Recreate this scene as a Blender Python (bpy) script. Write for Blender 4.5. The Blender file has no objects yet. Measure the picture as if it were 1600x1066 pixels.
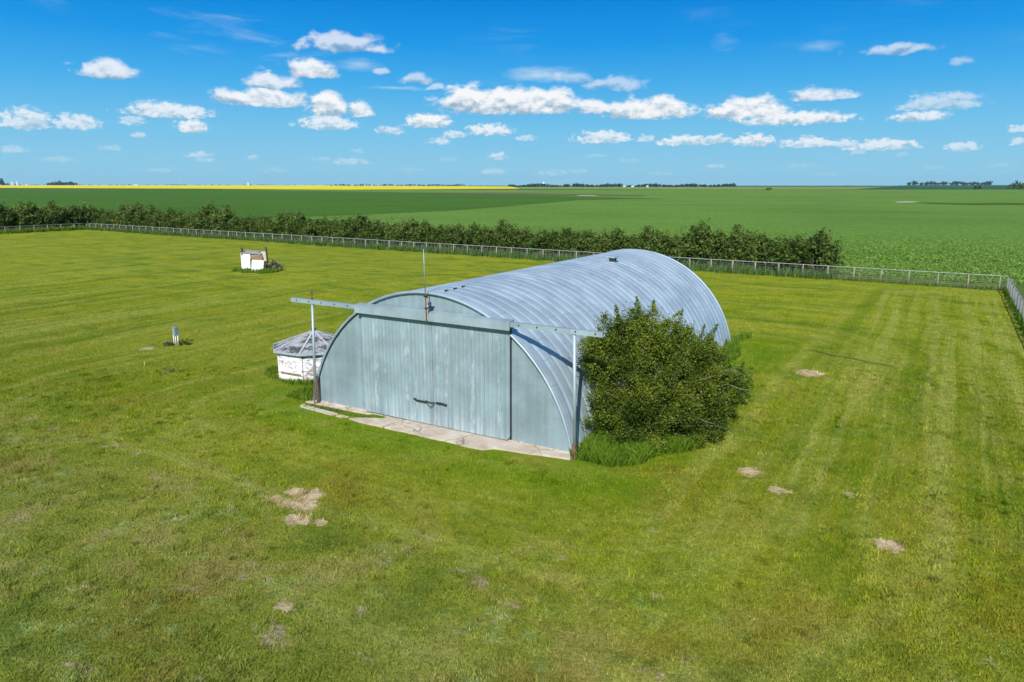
import bpy, math, random
import numpy as np
from mathutils import Vector, Matrix
random.seed(7); rng = np.random.default_rng(7)
S = bpy.context.scene
COL = S.collection
R = math.radians
PI = math.pi

# ------------------------------------------------------------------ camera model (metres, camera stands 9.2 m above the lawn)
F, PITCH, CAMH = 1122.0, 0.2138, 9.2
cP, sP = math.cos(PITCH), math.sin(PITCH)
def ray(x, y):
    a = (x-800)/F; b = (y-533)/F
    return (a, cP-b*sP, -(sP+b*cP))
def gnd(x, y, z=0.0):
    r = ray(x, y); k = (z-CAMH)/r[2]
    return Vector((r[0]*k, r[1]*k, z))
def azel(x, y):
    r = ray(x, y)
    return math.atan2(r[0], r[1]), math.atan2(r[2], math.hypot(r[0], r[1]))

ANG = R(30.87); FL = Vector((-8.535, 29.93, 0))
Wv = Vector((math.cos(ANG), -math.sin(ANG), 0)); Dv = Vector((math.sin(ANG), math.cos(ANG), 0))
def wld(w, t, z=0.0): return FL + Wv*w + Dv*t + Vector((0, 0, z))
def loc(P):
    d = P-FL; return d.dot(Wv), d.dot(Dv)

# ------------------------------------------------------------------ scene tree helpers
def tag(o, label=None, cat=None, group=None, kind=None):
    if label: o['label'] = label
    if cat: o['category'] = cat
    if group: o['group'] = group
    if kind: o['kind'] = kind
    return o
def empty(name, location, rotz=0.0):
    o = bpy.data.objects.new(name, None); COL.objects.link(o)
    o.location = location; o.rotation_euler = (0, 0, rotz); o.empty_display_size = .3
    return o
def link(name, me, parent=None, location=None, rotz=None):
    o = bpy.data.objects.new(name, me); COL.objects.link(o)
    if parent: o.parent = parent
    if location is not None: o.location = location
    if rotz is not None: o.rotation_euler = (0, 0, rotz)
    return o
def copy_tree(o, parent=None):
    c = o.copy(); COL.objects.link(c)
    if parent: c.parent = parent
    for ch in list(o.children): copy_tree(ch, c)
    return c

class MB:
    def __init__(s): s.v = []; s.f = []; s.m = []; s.cur = 0
    def add(s, vs, fs):
        b = len(s.v); s.v += [tuple(v) for v in vs]
        for f in fs: s.f.append([b+i for i in f]); s.m.append(s.cur)
    def box(s, x0, x1, y0, y1, z0, z1):
        s.add([(x0,y0,z0),(x1,y0,z0),(x1,y1,z0),(x0,y1,z0),(x0,y0,z1),(x1,y0,z1),(x1,y1,z1),(x0,y1,z1)],
              [(3,2,1,0),(4,5,6,7),(0,1,5,4),(1,2,6,5),(2,3,7,6),(3,0,4,7)])
    def beam(s, a, b, wx, wy, up=(0,0,1)):
        a = Vector(a); b = Vector(b); d = (b-a).normalized(); up = Vector(up)
        if abs(d.dot(up)) > .95: up = Vector((0, 1, 0))
        u = d.cross(up).normalized(); v = u.cross(d).normalized()
        vs = []
        for p in (a, b):
            for i, j in ((-1,-1),(1,-1),(1,1),(-1,1)): vs.append(p+u*wx/2*i+v*wy/2*j)
        s.add(vs, [(3,2,1,0),(4,5,6,7),(0,1,5,4),(1,2,6,5),(2,3,7,6),(3,0,4,7)])
    def tube(s, pts, rad, n=8, caps=True):
        pts = [Vector(p) for p in pts]
        rads = rad if isinstance(rad, (list, tuple)) else [rad]*len(pts)
        vs = []; fs = []
        for i, p in enumerate(pts):
            d = (pts[min(i+1, len(pts)-1)]-pts[max(i-1, 0)]).normalized()
            up = Vector((0, 0, 1)) if abs(d.z) < .9 else Vector((1, 0, 0))
            u = d.cross(up).normalized(); v = u.cross(d)
            for k in range(n):
                a = 2*PI*k/n; vs.append(p+(u*math.cos(a)+v*math.sin(a))*rads[i])
        for i in range(len(pts)-1):
            for k in range(n):
                fs.append((i*n+k, i*n+(k+1) % n, (i+1)*n+(k+1) % n, (i+1)*n+k))
        if caps:
            fs.append(tuple(range(n))[::-1]); fs.append(tuple((len(pts)-1)*n+k for k in range(n)))
        s.add(vs, fs)
    def prism(s, poly, z0, z1):
        n = len(poly)
        vs = [(x, y, z0) for x, y in poly]+[(x, y, z1) for x, y in poly]
        fs = [tuple(range(n))[::-1], tuple(range(n, 2*n))]+[(i, (i+1) % n, n+(i+1) % n, n+i) for i in range(n)]
        s.add(vs, fs)
    def build(s, name, mats, parent=None, smooth=False, location=None, rotz=None):
        me = bpy.data.meshes.new(name); me.from_pydata(s.v, [], s.f)
        for m in (mats if isinstance(mats, (list, tuple)) else [mats]): me.materials.append(m)
        me.polygons.foreach_set('material_index', s.m)
        if smooth: me.polygons.foreach_set('use_smooth', [True]*len(s.f))
        me.update()
        return link(name, me, parent, location, rotz)

def np_mesh(name, verts, k, mat, col=None):
    """verts (N*k,3): N separate k-gons; col (N,) one value per face in attribute 'tone'"""
    n = len(verts)//k
    me = bpy.data.meshes.new(name)
    me.vertices.add(n*k); me.vertices.foreach_set('co', np.asarray(verts, np.float32).ravel())
    me.loops.add(n*k); me.loops.foreach_set('vertex_index', np.arange(n*k, dtype=np.int32))
    me.polygons.add(n); me.polygons.foreach_set('loop_start', np.arange(0, n*k, k, dtype=np.int32))
    me.polygons.foreach_set('loop_total', np.full(n, k, np.int32))
    if col is not None:
        at = me.attributes.new('tone', 'FLOAT', 'FACE'); at.data.foreach_set('value', np.asarray(col, np.float32))
    me.materials.append(mat); me.update()
    return me

# ------------------------------------------------------------------ node helpers
class NT:
    def __init__(s, tree): s.t = tree
    def n(s, kind, ins=None, **props):
        nd = s.t.nodes.new(kind)
        for k, v in props.items(): setattr(nd, k, v)
        for k, v in (ins or {}).items(): s.put(nd.inputs[k], v)
        return nd
    def put(s, sock, v):
        if isinstance(v, bpy.types.NodeSocket): s.t.links.new(v, sock)
        else:
            if sock.type == 'RGBA' and len(v) == 3: v = (*v, 1)
            sock.default_value = v
    def m(s, op, a, b=None, c=None, clamp=False):
        nd = s.t.nodes.new('ShaderNodeMath'); nd.operation = op; nd.use_clamp = clamp
        for i, x in enumerate((a, b, c)):
            if x is not None: s.put(nd.inputs[i], x)
        return nd.outputs[0]
    def vm(s, op, a, b=None, c=None, out=0):
        nd = s.t.nodes.new('ShaderNodeVectorMath'); nd.operation = op
        for i, x in enumerate((a, b, c)):
            if x is not None: s.put(nd.inputs[i], x)
        return nd.outputs[out]
    def noise(s, vec, scale, detail=2.0, rough=.5, dist=0.0, out=0):
        nd = s.n('ShaderNodeTexNoise', {'Vector': vec, 'Scale': scale, 'Detail': detail, 'Roughness': rough, 'Distortion': dist})
        return nd.outputs[out]
    def ramp(s, v, lo, hi, a=0.0, b=1.0, smooth=True):
        nd = s.n('ShaderNodeMapRange', {'Value': v, 'From Min': lo, 'From Max': hi, 'To Min': a, 'To Max': b})
        nd.interpolation_type = 'SMOOTHSTEP' if smooth else 'LINEAR'
        return nd.outputs[0]
    def mix(s, f, a, b, blend='MIX'):
        nd = s.t.nodes.new('ShaderNodeMix'); nd.data_type = 'RGBA'; nd.blend_type = blend; nd.clamp_factor = True
        s.put(nd.inputs['Factor'], f); s.put(nd.inputs[6], a); s.put(nd.inputs[7], b)
        return nd.outputs[2]
    def xyz(s, v):
        nd = s.n('ShaderNodeSeparateXYZ', {0: v}); return nd.outputs
    def comb(s, x=0.0, y=0.0, z=0.0):
        return s.n('ShaderNodeCombineXYZ', {0: x, 1: y, 2: z}).outputs[0]
    def scale(s, v, sx, sy, sz): return s.vm('MULTIPLY', v, (sx, sy, sz))

def mat(name):
    m = bpy.data.materials.new(name); m.use_nodes = True
    t = NT(m.node_tree); m.node_tree.nodes.clear()
    out = t.n('ShaderNodeOutputMaterial')
    return m, t, out
def finish(t, out, color, rough=.6, metal=0.0, bump=None, bstr=.3, bdist=.02, spec=.4, normal=None):
    b = t.n('ShaderNodeBsdfPrincipled', {'Base Color': color, 'Roughness': rough, 'Metallic': metal, 'Specular IOR Level': spec})
    if bump is not None:
        bn = t.n('ShaderNodeBump', {'Height': bump, 'Strength': bstr, 'Distance': bdist})
        t.put(b.inputs['Normal'], bn.outputs[0])
    t.put(out.inputs[0], b.outputs[0])
    return b
def objco(t): return t.n('ShaderNodeTexCoord').outputs['Object']

def mat_plain(name, c1, c2, scale=6.0, rough=.7, metal=0.0, stretch=(1,1,1)):
    m, t, o = mat(name); v = t.scale(objco(t), *stretch)
    n = t.noise(v, scale, 4, .6)
    finish(t, o, t.mix(t.ramp(n, .3, .7), c1, c2), rough, metal, n, .25, .01)
    return m

# leaves: lit through a little, tone per leaf clump
def mat_leaf(name, dark, mid, light, trans=.25, rough=.55):
    m, t, o = mat(name)
    tone = t.n('ShaderNodeAttribute', attribute_name='tone').outputs['Fac']
    oi = t.n('ShaderNodeObjectInfo').outputs['Random']
    v = t.m('ADD', tone, t.m('MULTIPLY_ADD', oi, .22, -.11))
    col = t.mix(t.ramp(v, 0, .5, smooth=False), dark, mid)
    col = t.mix(t.ramp(v, .5, 1, smooth=False), col, light)
    p = t.n('ShaderNodeBsdfPrincipled', {'Base Color': col, 'Roughness': rough, 'Specular IOR Level': .25})
    tr = t.n('ShaderNodeBsdfTranslucent', {'Color': col})
    mx = t.n('ShaderNodeMixShader', {0: trans, 1: p.outputs[0], 2: tr.outputs[0]})
    t.put(o.inputs[0], mx.outputs[0])
    return m

# ------------------------------------------------------------------ render, camera, light
EXPO = 0.35
S.render.engine = 'CYCLES'
S.view_settings.view_transform = 'Standard'; S.view_settings.look = 'None'
S.view_settings.exposure = EXPO; S.view_settings.gamma = 1; S.view_settings.use_curve_mapping = False
S.cycles.use_denoising = True
S.cycles.max_bounces = 8; S.cycles.transparent_max_bounces = 16; S.cycles.diffuse_bounces = 3
cam = bpy.data.cameras.new('Camera'); cam.sensor_width = 36; cam.lens = 36*F/1600; cam.clip_end = 120000; cam.clip_start = .5
co = bpy.data.objects.new('Camera', cam); COL.objects.link(co)
co.location = (0, 0, CAMH); co.rotation_euler = (PI/2-PITCH, 0, 0); S.camera = co

SUN_EL = R(36.6)
sundir = Vector((-.204, -1.043, 0)).normalized()            # from the scene towards the sun, on the ground plane
sv = sundir*math.cos(SUN_EL)+Vector((0, 0, math.sin(SUN_EL)))
sl = bpy.data.lights.new('Sun', 'SUN'); sl.energy = 4.3; sl.angle = R(.53); sl.color = (1, .955, .88)
so = bpy.data.objects.new('Sun', sl); COL.objects.link(so); so.rotation_euler = (-sv).to_track_quat('-Z', 'Y').to_euler()
so.location = (0, 0, 60)

# ------------------------------------------------------------------ sky with fair-weather cumulus
def lin(r, g, b):
    f = lambda c: (c/255/12.92) if c/255 < .04045 else ((c/255+.055)/1.055)**2.4
    return (f(r), f(g), f(b))
SKYS = .1
wd = bpy.data.worlds.new('World'); S.world = wd; wd.use_nodes = True
wd.node_tree.nodes.clear(); t = NT(wd.node_tree)
out = t.n('ShaderNodeOutputWorld')
gen = t.n('ShaderNodeTexCoord').outputs['Generated']
dx, dy, dz = t.xyz(t.vm('NORMALIZE', gen))
az = t.m('ARCTAN2', dx, dy); el = t.m('ARCSINE', dz)
nish = t.n('ShaderNodeTexSky', sky_type='NISHITA', sun_disc=False, sun_elevation=SUN_EL,
           sun_rotation=math.atan2(sundir.x, sundir.y), air_density=1.0, dust_density=.6, ozone_density=2.0)
K = 1/(SKYS*2**EXPO)
rp = t.n('ShaderNodeValToRGB', {'Fac': t.ramp(el, 0, R(15), smooth=False)})
stops = [(0, (146, 206, 231)), (.12, (140, 203, 233)), (.28, (116, 195, 236)), (.48, (72, 175, 236)), (.68, (28, 152, 231)), (.88, (4, 133, 220)), (1, (0, 124, 212))]
e = rp.color_ramp.elements
while len(e) < len(stops): e.new(.5)
for q, (p_, c_) in zip(e, stops): q.position = p_; q.color = (*lin(*c_), 1)
grad = t.vm('SCALE', rp.outputs[0]); grad.node.inputs['Scale'].default_value = K
deep = t.n('ShaderNodeHueSaturation', {'Saturation': 1.25, 'Value': 1.0, 'Color': nish.outputs[0]}).outputs[0]
sky = t.mix(t.ramp(el, R(15), R(40)), grad, deep)

# every cloud: centre x, left-right half width, top and flat base in the picture's pixels turned into directions; opacity
CL = [(537,70,52,86,.72),(484,43,93,125,.95),(165,52,95,125,.85),(425,47,114,141,.85),(412,74,137,170,.95),(513,33,146,184,1),(562,22,159,185,.95),
 (512,48,180,205,.85),(266,70,160,187,.85),(208,22,178,197,.6),(300,27,187,210,.95),(220,14,207,217,.6),(670,37,177,202,1),(610,23,198,212,.7),
 (655,34,116,134,.6),(678,18,129,142,.6),(597,14,103,118,.6),
 (738,48,134,176,1),(800,118,140,182,1),(852,52,136,176,1),(926,28,155,180,.95),(1016,72,154,189,1),(970,32,160,180,.95),
 (942,44,205,225,.9),(766,36,193,213,.9),(710,19,204,217,.75),(687,18,216,227,.7),(822,20,211,221,.6),(777,15,238,251,.8),(770,20,262,274,.55),
 (1170,68,154,189,1),(1240,92,174,197,.95),(1275,45,138,160,.85),(1318,30,140,156,.75),(1010,15,211,223,.7),(1070,44,212,229,.95),(1118,26,211,226,.85),
 (1177,34,210,230,1),(1265,50,215,232,.95),(1322,26,218,232,.8),(1377,60,218,237,.95),(1502,29,221,238,.8),(1400,64,68,86,.62),(1500,22,92,104,.45),
 (1437,45,173,191,.85),(1468,72,146,175,.6),(1500,36,142,160,.6),(1592,20,195,208,.7),(1592,14,216,228,.75),(966,46,119,146,.55),(890,38,113,131,.42),
 (1120,15,256,264,.6),(312,24,237,247,.65),(320,18,247,254,.5),(396,9,241,251,.55),(545,34,247,259,.55),(505,14,245,252,.4),(862,24,265,275,.5),(905,16,264,272,.4),
 (1340,14,234,242,.5),(1410,12,238,246,.35),(40,46,170,205,.8),(120,40,178,205,.8),(20,30,228,240,.5),(90,26,244,254,.4),(430,22,262,270,.35),
 (250,20,262,270,.35),(560,12,232,240,.35),(640,24,262,269,.32),(985,16,248,255,.4),(1030,20,268,275,.35),(1250,26,256,263,.32),(1290,18,270,276,.3),
 (1460,20,258,266,.3),(700,14,246,253,.35),(930,20,240,247,.3),(170,22,226,236,.4),(1560,24,255,262,.3),
 (-70,60,120,165,.9),(-120,50,200,225,.8),(1690,60,150,190,.9),(1740,70,100,140,.8)]
ae = t.comb(az, el, 0.0)
big = t.noise(t.scale(ae, 36, 58, 1), 1.0, 6, .54, .15, out=1)
sml = t.noise(t.scale(ae, 120, 190, 1), 1.0, 5, .6, .2, out=1)
nmix = t.mix(t.ramp(el, R(3.0), R(8.0)), sml, big)
nr, ng, nb = t.xyz(nmix)
# the outlines are pushed about by the noise
wamp = t.ramp(el, R(1), R(9), .004, .016)
warp = t.vm('SCALE', t.vm('SUBTRACT', nmix, (.5, .5, .5))); t.put(warp.node.inputs['Scale'], wamp)
aew = t.vm('MULTIPLY_ADD', warp, (1.6, .9, 0), ae)
ax_, ay_, _ = t.xyz(aew)
dens = None; shade = None
for cx, hw, y0, y1, op in CL:
    a0, e0 = azel(cx, y1-(y1-y0)*.30); _, eT = azel(cx, y0); a1, _ = azel(cx+hw, y1)
    hwA = (a1-a0)*1.2; up = (eT-e0)*1.25
    if dens is None: ox, oy = -a0/hwA, -e0/up
    else: ox, oy = t.m('MULTIPLY_ADD', dens, 1e-9, -a0/hwA), t.m('MULTIPLY_ADD', dens, 1e-9, -e0/up)   # keeps the chain sequential
    qx = t.m('MULTIPLY_ADD', ax_, 1/hwA, ox); qy = t.m('MULTIPLY_ADD', ay_, 1/up, oy)
    yy = t.m('MAXIMUM', qy, t.m('MULTIPLY', qy, -3.1))
    r = t.m('SQRT', t.m('MULTIPLY_ADD', qx, qx, t.m('MULTIPLY', yy, yy)))
    k_ = .55+.45*op
    d = t.m('MULTIPLY_ADD', r, -k_, k_)
    if dens is None: dens, shade, opac = d, qy, op
    else:
        g = t.m('GREATER_THAN', d, dens)
        shade = t.m('MULTIPLY_ADD', g, t.m('SUBTRACT', qy, shade), shade)
        opac = t.m('MULTIPLY_ADD', g, t.m('SUBTRACT', op, opac), opac)
        dens = t.m('MAXIMUM', d, dens)
dn = t.m('ADD', dens, t.m('MULTIPLY_ADD', nr, 1.55, -.75))
alpha = t.ramp(dn, .04, .46)
alpha = t.m('MULTIPLY', alpha, t.ramp(dens, -.45, .12))
alpha = t.m('MULTIPLY', alpha, t.m('POWER', opac, 1.3))
alpha = t.m('MULTIPLY', alpha, t.ramp(el, R(.8), R(5.0), .6, .98))
# sunlit crowns and greyer flat bases: the noise a little higher up tells how open a puff is to the sun
nup = t.noise(t.scale(t.vm('ADD', ae, (.001, .007, 0)), 36, 58, 1), 1.0, 5, .54, .15)
emb = t.m('SUBTRACT', nr, nup)
sh = t.m('ADD', t.m('MULTIPLY_ADD', shade, .95, .40), t.m('MULTIPLY', emb, 2.2))
sh = t.m('ADD', sh, t.m('MULTIPLY_ADD', ng, .35, -.175))
base_ = t.mix(t.ramp(el, R(2), R(8)), tuple(c*K for c in lin(176, 206, 224)), tuple(c*K for c in lin(136, 168, 194)))
ccol = t.mix(t.ramp(sh, -.05, .85), base_, tuple(c*K for c in lin(251, 252, 253)))
# thin high streaks
st = t.noise(t.scale(t.vm('ADD', ae, (3.1, 0, 0)), 7, 42, 1), 1.0, 6, .62, .6)
sm = t.noise(t.scale(t.vm('ADD', ae, (1.7, .4, 0)), 4, 9, 1), 1.0, 2, .5)
sa = t.m('MULTIPLY', t.m('MULTIPLY', t.ramp(st, .5, .85), t.ramp(sm, .48, .7)), t.ramp(el, R(4), R(9), 0, .5))
wis = 0.0
for cx, cy, hw, hh, op in [(850,116,75,14,.6),(560,103,40,13,.5),(310,77,55,8,.4),(1130,65,26,16,.28),(1285,72,40,10,.3),(620,138,60,4,.3)]:
    a0, e0 = azel(cx, cy); a1, _ = azel(cx+hw, cy); _, e1 = azel(cx, cy-hh)
    q = t.vm('MULTIPLY', t.vm('SUBTRACT', aew, (a0, e0, 0)), (1/(a1-a0), 1/(e1-e0), 0))
    d = t.m('SUBTRACT', 1.0, t.vm('LENGTH', q, out=1), clamp=True)
    wis = t.m('MAXIMUM', wis, t.m('MULTIPLY', d, op*1.7))
wis = t.m('MULTIPLY', wis, t.ramp(st, .28, .7))
sa = t.m('MAXIMUM', sa, wis, clamp=True)
sky = t.mix(sa, sky, tuple(c*K for c in lin(205, 228, 242)))
sky = t.mix(alpha, sky, ccol)
bg = t.n('ShaderNodeBackground', {'Color': sky, 'Strength': SKYS})
t.put(out.inputs[0], bg.outputs[0])

# ------------------------------------------------------------------ materials of the land
PATCH = []   # bare soil where the turf has worn through: place in the hangar frame, half sizes, strength
for px_, py_, r_, op_ in [(463,767,.22,1.),(485,775,.30,1.),(473,790,.30,1.),(450,788,.22,.9),(428,780,.20,.8),(395,786,.10,.6),(468,813,.25,1.),(455,809,.18,.9),(503,816,.16,.9),(415,775,.09,.6),
        (278,810,.10,.7),(446,948,.16,.75),(584,827,.15,.4),(671,841,.16,.4),(564,952,.14,.4),(1019,827,.16,.45),(1026,932,.16,.5),
        (1265,583,.50,1.),(1290,590,.16,.6),(1172,737,.28,1.),(1163,752,.14,.5),(1217,766,.22,.9),(1327,773,.15,.7),(1388,853,.26,1.),(1400,856,.16,1.),(1539,895,.16,.45),(1541,1033,.16,.45),(230,545,.32,.8),(20,688,.5,.35)]:
    w_, t_ = loc(gnd(px_, py_)); k_ = 1.4 if op_ > .65 else .85; PATCH.append((w_, t_, r_*k_, r_*k_, op_ if op_ > .65 else op_*.8))
def mat_lawn():
    m, t, o = mat('lawn'); v = objco(t)
    x, y, z = t.xyz(v)
    # mowing passes run round the hangar
    qx = t.m('MAXIMUM', t.m('SUBTRACT', t.m('ABSOLUTE', t.m('SUBTRACT', x, 6.2)), 7.5), 0.0)
    qy = t.m('MAXIMUM', t.m('SUBTRACT', t.m('ABSOLUTE', t.m('SUBTRACT', y, 10.0)), 11.5), 0.0)
    dist = t.m('SQRT', t.m('MULTIPLY_ADD', qx, qx, t.m('MULTIPLY', qy, qy)))
    wob = t.noise(v, .11, 3, .5)
    dw = t.m('MULTIPLY_ADD', wob, 3.0, dist)
    stripe = t.noise(t.comb(t.m('MULTIPLY', dw, .75), t.m('MULTIPLY', t.m('ADD', x, y), .02), 0.0), 1.0, 4, .62)
    big = t.noise(v, .06, 4, .55); mid = t.noise(v, .42, 5, .6, .4); sm = t.noise(v, 2.6, 5, .65); fine = t.noise(v, 11, 4, .7)
    clump = t.n('ShaderNodeTexVoronoi', {'Vector': t.vm('MULTIPLY_ADD', t.noise(v, 3, 2, out=1), (.5, .5, 0), v), 'Scale': 1.7}).outputs['Distance']
    near = t.ramp(y, -2.0, -14.0)                                # worn, drier turf in front of the hangar
    right = t.ramp(x, 15.0, 22.0)
    farl = t.ramp(t.m('SUBTRACT', y, t.m('MULTIPLY', x, .25)), 6.0, 34.0)
    huge = t.noise(t.vm('ADD', v, (71, 20, 0)), .035, 3, .5)
    c = t.mix(t.ramp(big, .32, .68), (.150, .202, .017), (.245, .270, .028))
    c = t.mix(t.ramp(huge, .4, .65, 0, .5), c, (.235, .245, .030))
    c = t.mix(t.m('MULTIPLY', farl, .75), c, (.26, .305, .018))
    # passes of the mower, about 1.5 m apart
    ps = t.m('SINE', t.m('MULTIPLY_ADD', dw, 4.1, t.m('MULTIPLY', wob, 5.0)))
    pm = t.m('MULTIPLY', t.ramp(ps, .1, .9), t.ramp(t.noise(v, .09, 3, .6), .42, .62))
    c = t.mix(t.m('MULTIPLY', pm, t.ramp(right, 0, 1, .25, .5)), c, (.32, .325, .075))
    c = t.mix(t.ramp(stripe, .50, .62, 0, .65), c, (.31, .33, .070))
    c = t.mix(t.m('MULTIPLY', t.ramp(stripe, .47, .35, 0, .75), t.ramp(y, -4.0, 1.0, .3, 1.0)), c, (.085, .150, .012))
    # long passes up the right-hand strip and across the far lawn
    wx = t.m('MULTIPLY_ADD', wob, 1.0, x)
    st2 = t.noise(t.comb(t.m('MULTIPLY', wx, 1.15), t.m('MULTIPLY', y, .018), 4.0), 1.0, 4, .6)
    rr_ = t.m('MULTIPLY', t.ramp(x, 14.0, 19.0), t.ramp(y, 55.0, 47.0))
    rr_ = t.m('MULTIPLY', rr_, t.ramp(y, -9.0, 2.0, .2, 1.0))
    c = t.mix(t.m('MULTIPLY', t.ramp(st2, .50, .60), t.m('MULTIPLY', rr_, .5)), c, (.36, .37, .10))
    c = t.mix(t.m('MULTIPLY', t.ramp(st2, .49, .40), t.m('MULTIPLY', rr_, .5)), c, (.095, .175, .012))
    st3 = t.noise(t.comb(t.m('MULTIPLY', t.m('MULTIPLY_ADD', wob, 5.0, y), .55), t.m('MULTIPLY', t.m('MULTIPLY_ADD', wob, 9.0, x), .05), 9.0), 1.0, 5, .68)
    fr_ = t.m('MULTIPLY', t.ramp(y, 10.0, 24.0), t.ramp(x, 22.0, 12.0))
    c = t.mix(t.m('MULTIPLY', t.ramp(st3, .48, .38), t.m('MULTIPLY', fr_, .38)), c, (.115, .185, .016))
    c = t.mix(t.m('MULTIPLY', t.ramp(st3, .53, .62), t.m('MULTIPLY', fr_, .4)), c, (.36, .36, .035))
    bl_ = t.noise(t.scale(t.vm('ADD', v, (17, 5, 0)), .16, .42, 1), 1.0, 6, .72)
    c = t.mix(t.m('MULTIPLY', t.ramp(bl_, .53, .63), t.m('MULTIPLY', fr_, .75)), c, (.105, .185, .014))
    c = t.mix(t.m('MULTIPLY', t.ramp(bl_, .47, .38), t.m('MULTIPLY', fr_, .7)), c, (.37, .35, .02))
    c = t.mix(t.ramp(mid, .50, .72, 0, .7), c, (.095, .155, .016))
    c = t.mix(t.m('MULTIPLY', t.ramp(mid, .52, .36), t.ramp(near, 0, 1, .2, .65)), c, (.33, .275, .095))     # dry straw
    redd = t.noise(t.vm('ADD', v, (31, 7, 0)), .22, 5, .65)
    c = t.mix(t.m('MULTIPLY', t.ramp(redd, .50, .68, 0, .6), t.ramp(y, 10.0, -6.0)), c, (.215, .165, .026))      # rusty seed heads
    clov = t.noise(t.vm('ADD', v, (3, 57, 0)), .30, 5, .7)
    c = t.mix(t.m('MULTIPLY', t.ramp(clov, .47, .60), t.m('MULTIPLY', t.ramp(clump, .55, .12), t.ramp(near, 0, 1, .4, .95))), c, (.255, .325, .085))  # pale clover mats
    dk = t.noise(t.vm('ADD', v, (9, 81, 0)), .8, 5, .65)
    c = t.mix(t.m('MULTIPLY', t.ramp(dk, .56, .70), t.ramp(near, 0, 1, .35, .6)), c, (.06, .115, .014))
    c = t.mix(t.ramp(sm, .35, .72, .0, .42), c, (.085, .13, .012))
    c = t.mix(t.ramp(fine, .52, .75, 0, .5), c, (.36, .37, .075))
    c = t.mix(t.ramp(fine, .47, .28, 0, .65), c, (.05, .08, .008))
    # lush ring by the slab and the hangar's long sides
    lush = t.m('MULTIPLY', t.ramp(dist, 3.4, .6), t.ramp(mid, .25, .55))
    c = t.mix(t.m('MULTIPLY', lush, .5), c, (.095, .19, .012))
    # scuffed thin spots in the worn turf
    sp = t.noise(t.vm('ADD', v, (13, 3, 0)), .8, 5, .72)
    c = t.mix(t.m('MULTIPLY', t.ramp(sp, .60, .68), t.ramp(near, .05, .6, 0, .7)), c, (.40, .31, .21))
    soil = 0.0
    wv = t.vm('MULTIPLY_ADD', t.vm('SUBTRACT', t.noise(v, 3.4, 5, .72, out=1), (.5, .5, .5)), (1.0, 1.0, 0), v)
    for px, py, rx, ry, op in PATCH:
        q = t.vm('LENGTH', t.vm('MULTIPLY', t.vm('SUBTRACT', wv, (px, py, 0)), (1/rx, 1/ry, 0)), out=1)
        soil = t.m('MAXIMUM', soil, t.ramp(q, 1.25, .7, 0, op))
    soil = t.m('MULTIPLY', soil, t.ramp(t.m('ADD', fine, t.m('MULTIPLY', soil, .35)), .50, .66))
    c = t.mix(soil, c, t.mix(t.ramp(sm, .35, .65), (.34, .25, .13), (.60, .49, .30)))
    c = t.n('ShaderNodeHueSaturation', {'Saturation': t.ramp(near, 0, 1, 1.06, .98), 'Value': t.ramp(near, 0, 1, 1.04, .98), 'Color': c}).outputs[0]
    # old wheel rut across the right lawn
    rx = t.m('ADD', t.m('MULTIPLY', t.m('SUBTRACT', x, 16.8), .42), t.m('SUBTRACT', y, 21.6))
    rut = t.m('MULTIPLY', t.ramp(t.m('ABSOLUTE', t.m('ADD', rx, t.m('MULTIPLY_ADD', t.noise(v, .8, 3), 1.2, -.6))), .28, .1), t.m('MULTIPLY', t.ramp(x, 16.4, 17.2), t.ramp(x, 21.8, 20.6)))
    c = t.mix(t.m('MULTIPLY', rut, .65), c, (.035, .05, .015))
    h = t.m('ADD', t.m('MULTIPLY', sm, .8), t.m('ADD', t.m('MULTIPLY', fine, .7), t.m('MULTIPLY', clump, -.25)))
    finish(t, o, c, .9, 0, h, .75, .12, spec=.1)
    return m
LAWN = mat_lawn()

def mat_field(name, c1, c2, c3, sc=.5, rows=None, bd=.25):
    m, t, o = mat(name); v = objco(t)
    a = t.noise(v, sc, 6, .7); b = t.noise(v, .012, 4, .6); f = t.noise(v, sc*5, 3, .7)
    bands = t.noise(t.scale(v, .0015, .02, 1), 1.0, 4, .6)
    c = t.mix(t.ramp(a, .35, .68), c1, c2)
    c = t.mix(t.ramp(a, .44, .30, 0, .65), c, tuple(q*.45 for q in c1))
    c = t.mix(t.ramp(f, .5, .78, 0, .6), c, c3)
    c = t.mix(t.ramp(b, .42, .68, 0, .45), c, tuple(q*.72 for q in c1))
    c = t.mix(t.ramp(bands, .5, .72, 0, .45), c, c2)
    finish(t, o, c, .9, 0, t.m('ADD', a, f), .8, bd, spec=.1)
    return m
CROP = mat_field('crop', (.095, .195, .020), (.175, .31, .045), (.29, .44, .09), .8)
DARKCROP = mat_field('dark_crop', (.055, .135, .008), (.076, .172, .012), (.095, .195, .018), .3)
CANOLA = mat_field('canola', (.74, .62, .002), (.84, .72, .003), (.8, .72, .004), .05)
OLIVE = mat_field('olive_field', (.19, .26, .03), (.26, .33, .04), (.22, .3, .04), .05)
TEAL = mat_field('far_crop', (.028, .095, .03), (.038, .115, .035), (.03, .1, .03), .05)
PRAIRIE = mat_field('prairie', (.05, .12, .03), (.07, .15, .04), (.06, .14, .035), .02)
FALLOW = mat_field('fallow', (.11, .10, .045), (.16, .15, .07), (.19, .17, .09), .05)
ALKALI = mat_field('alkali', (.42, .42, .30), (.5, .5, .36), (.45, .45, .3), .05)
VERGE = mat_field('verge', (.085, .14, .02), (.13, .185, .035), (.19, .22, .06), .8)

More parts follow.
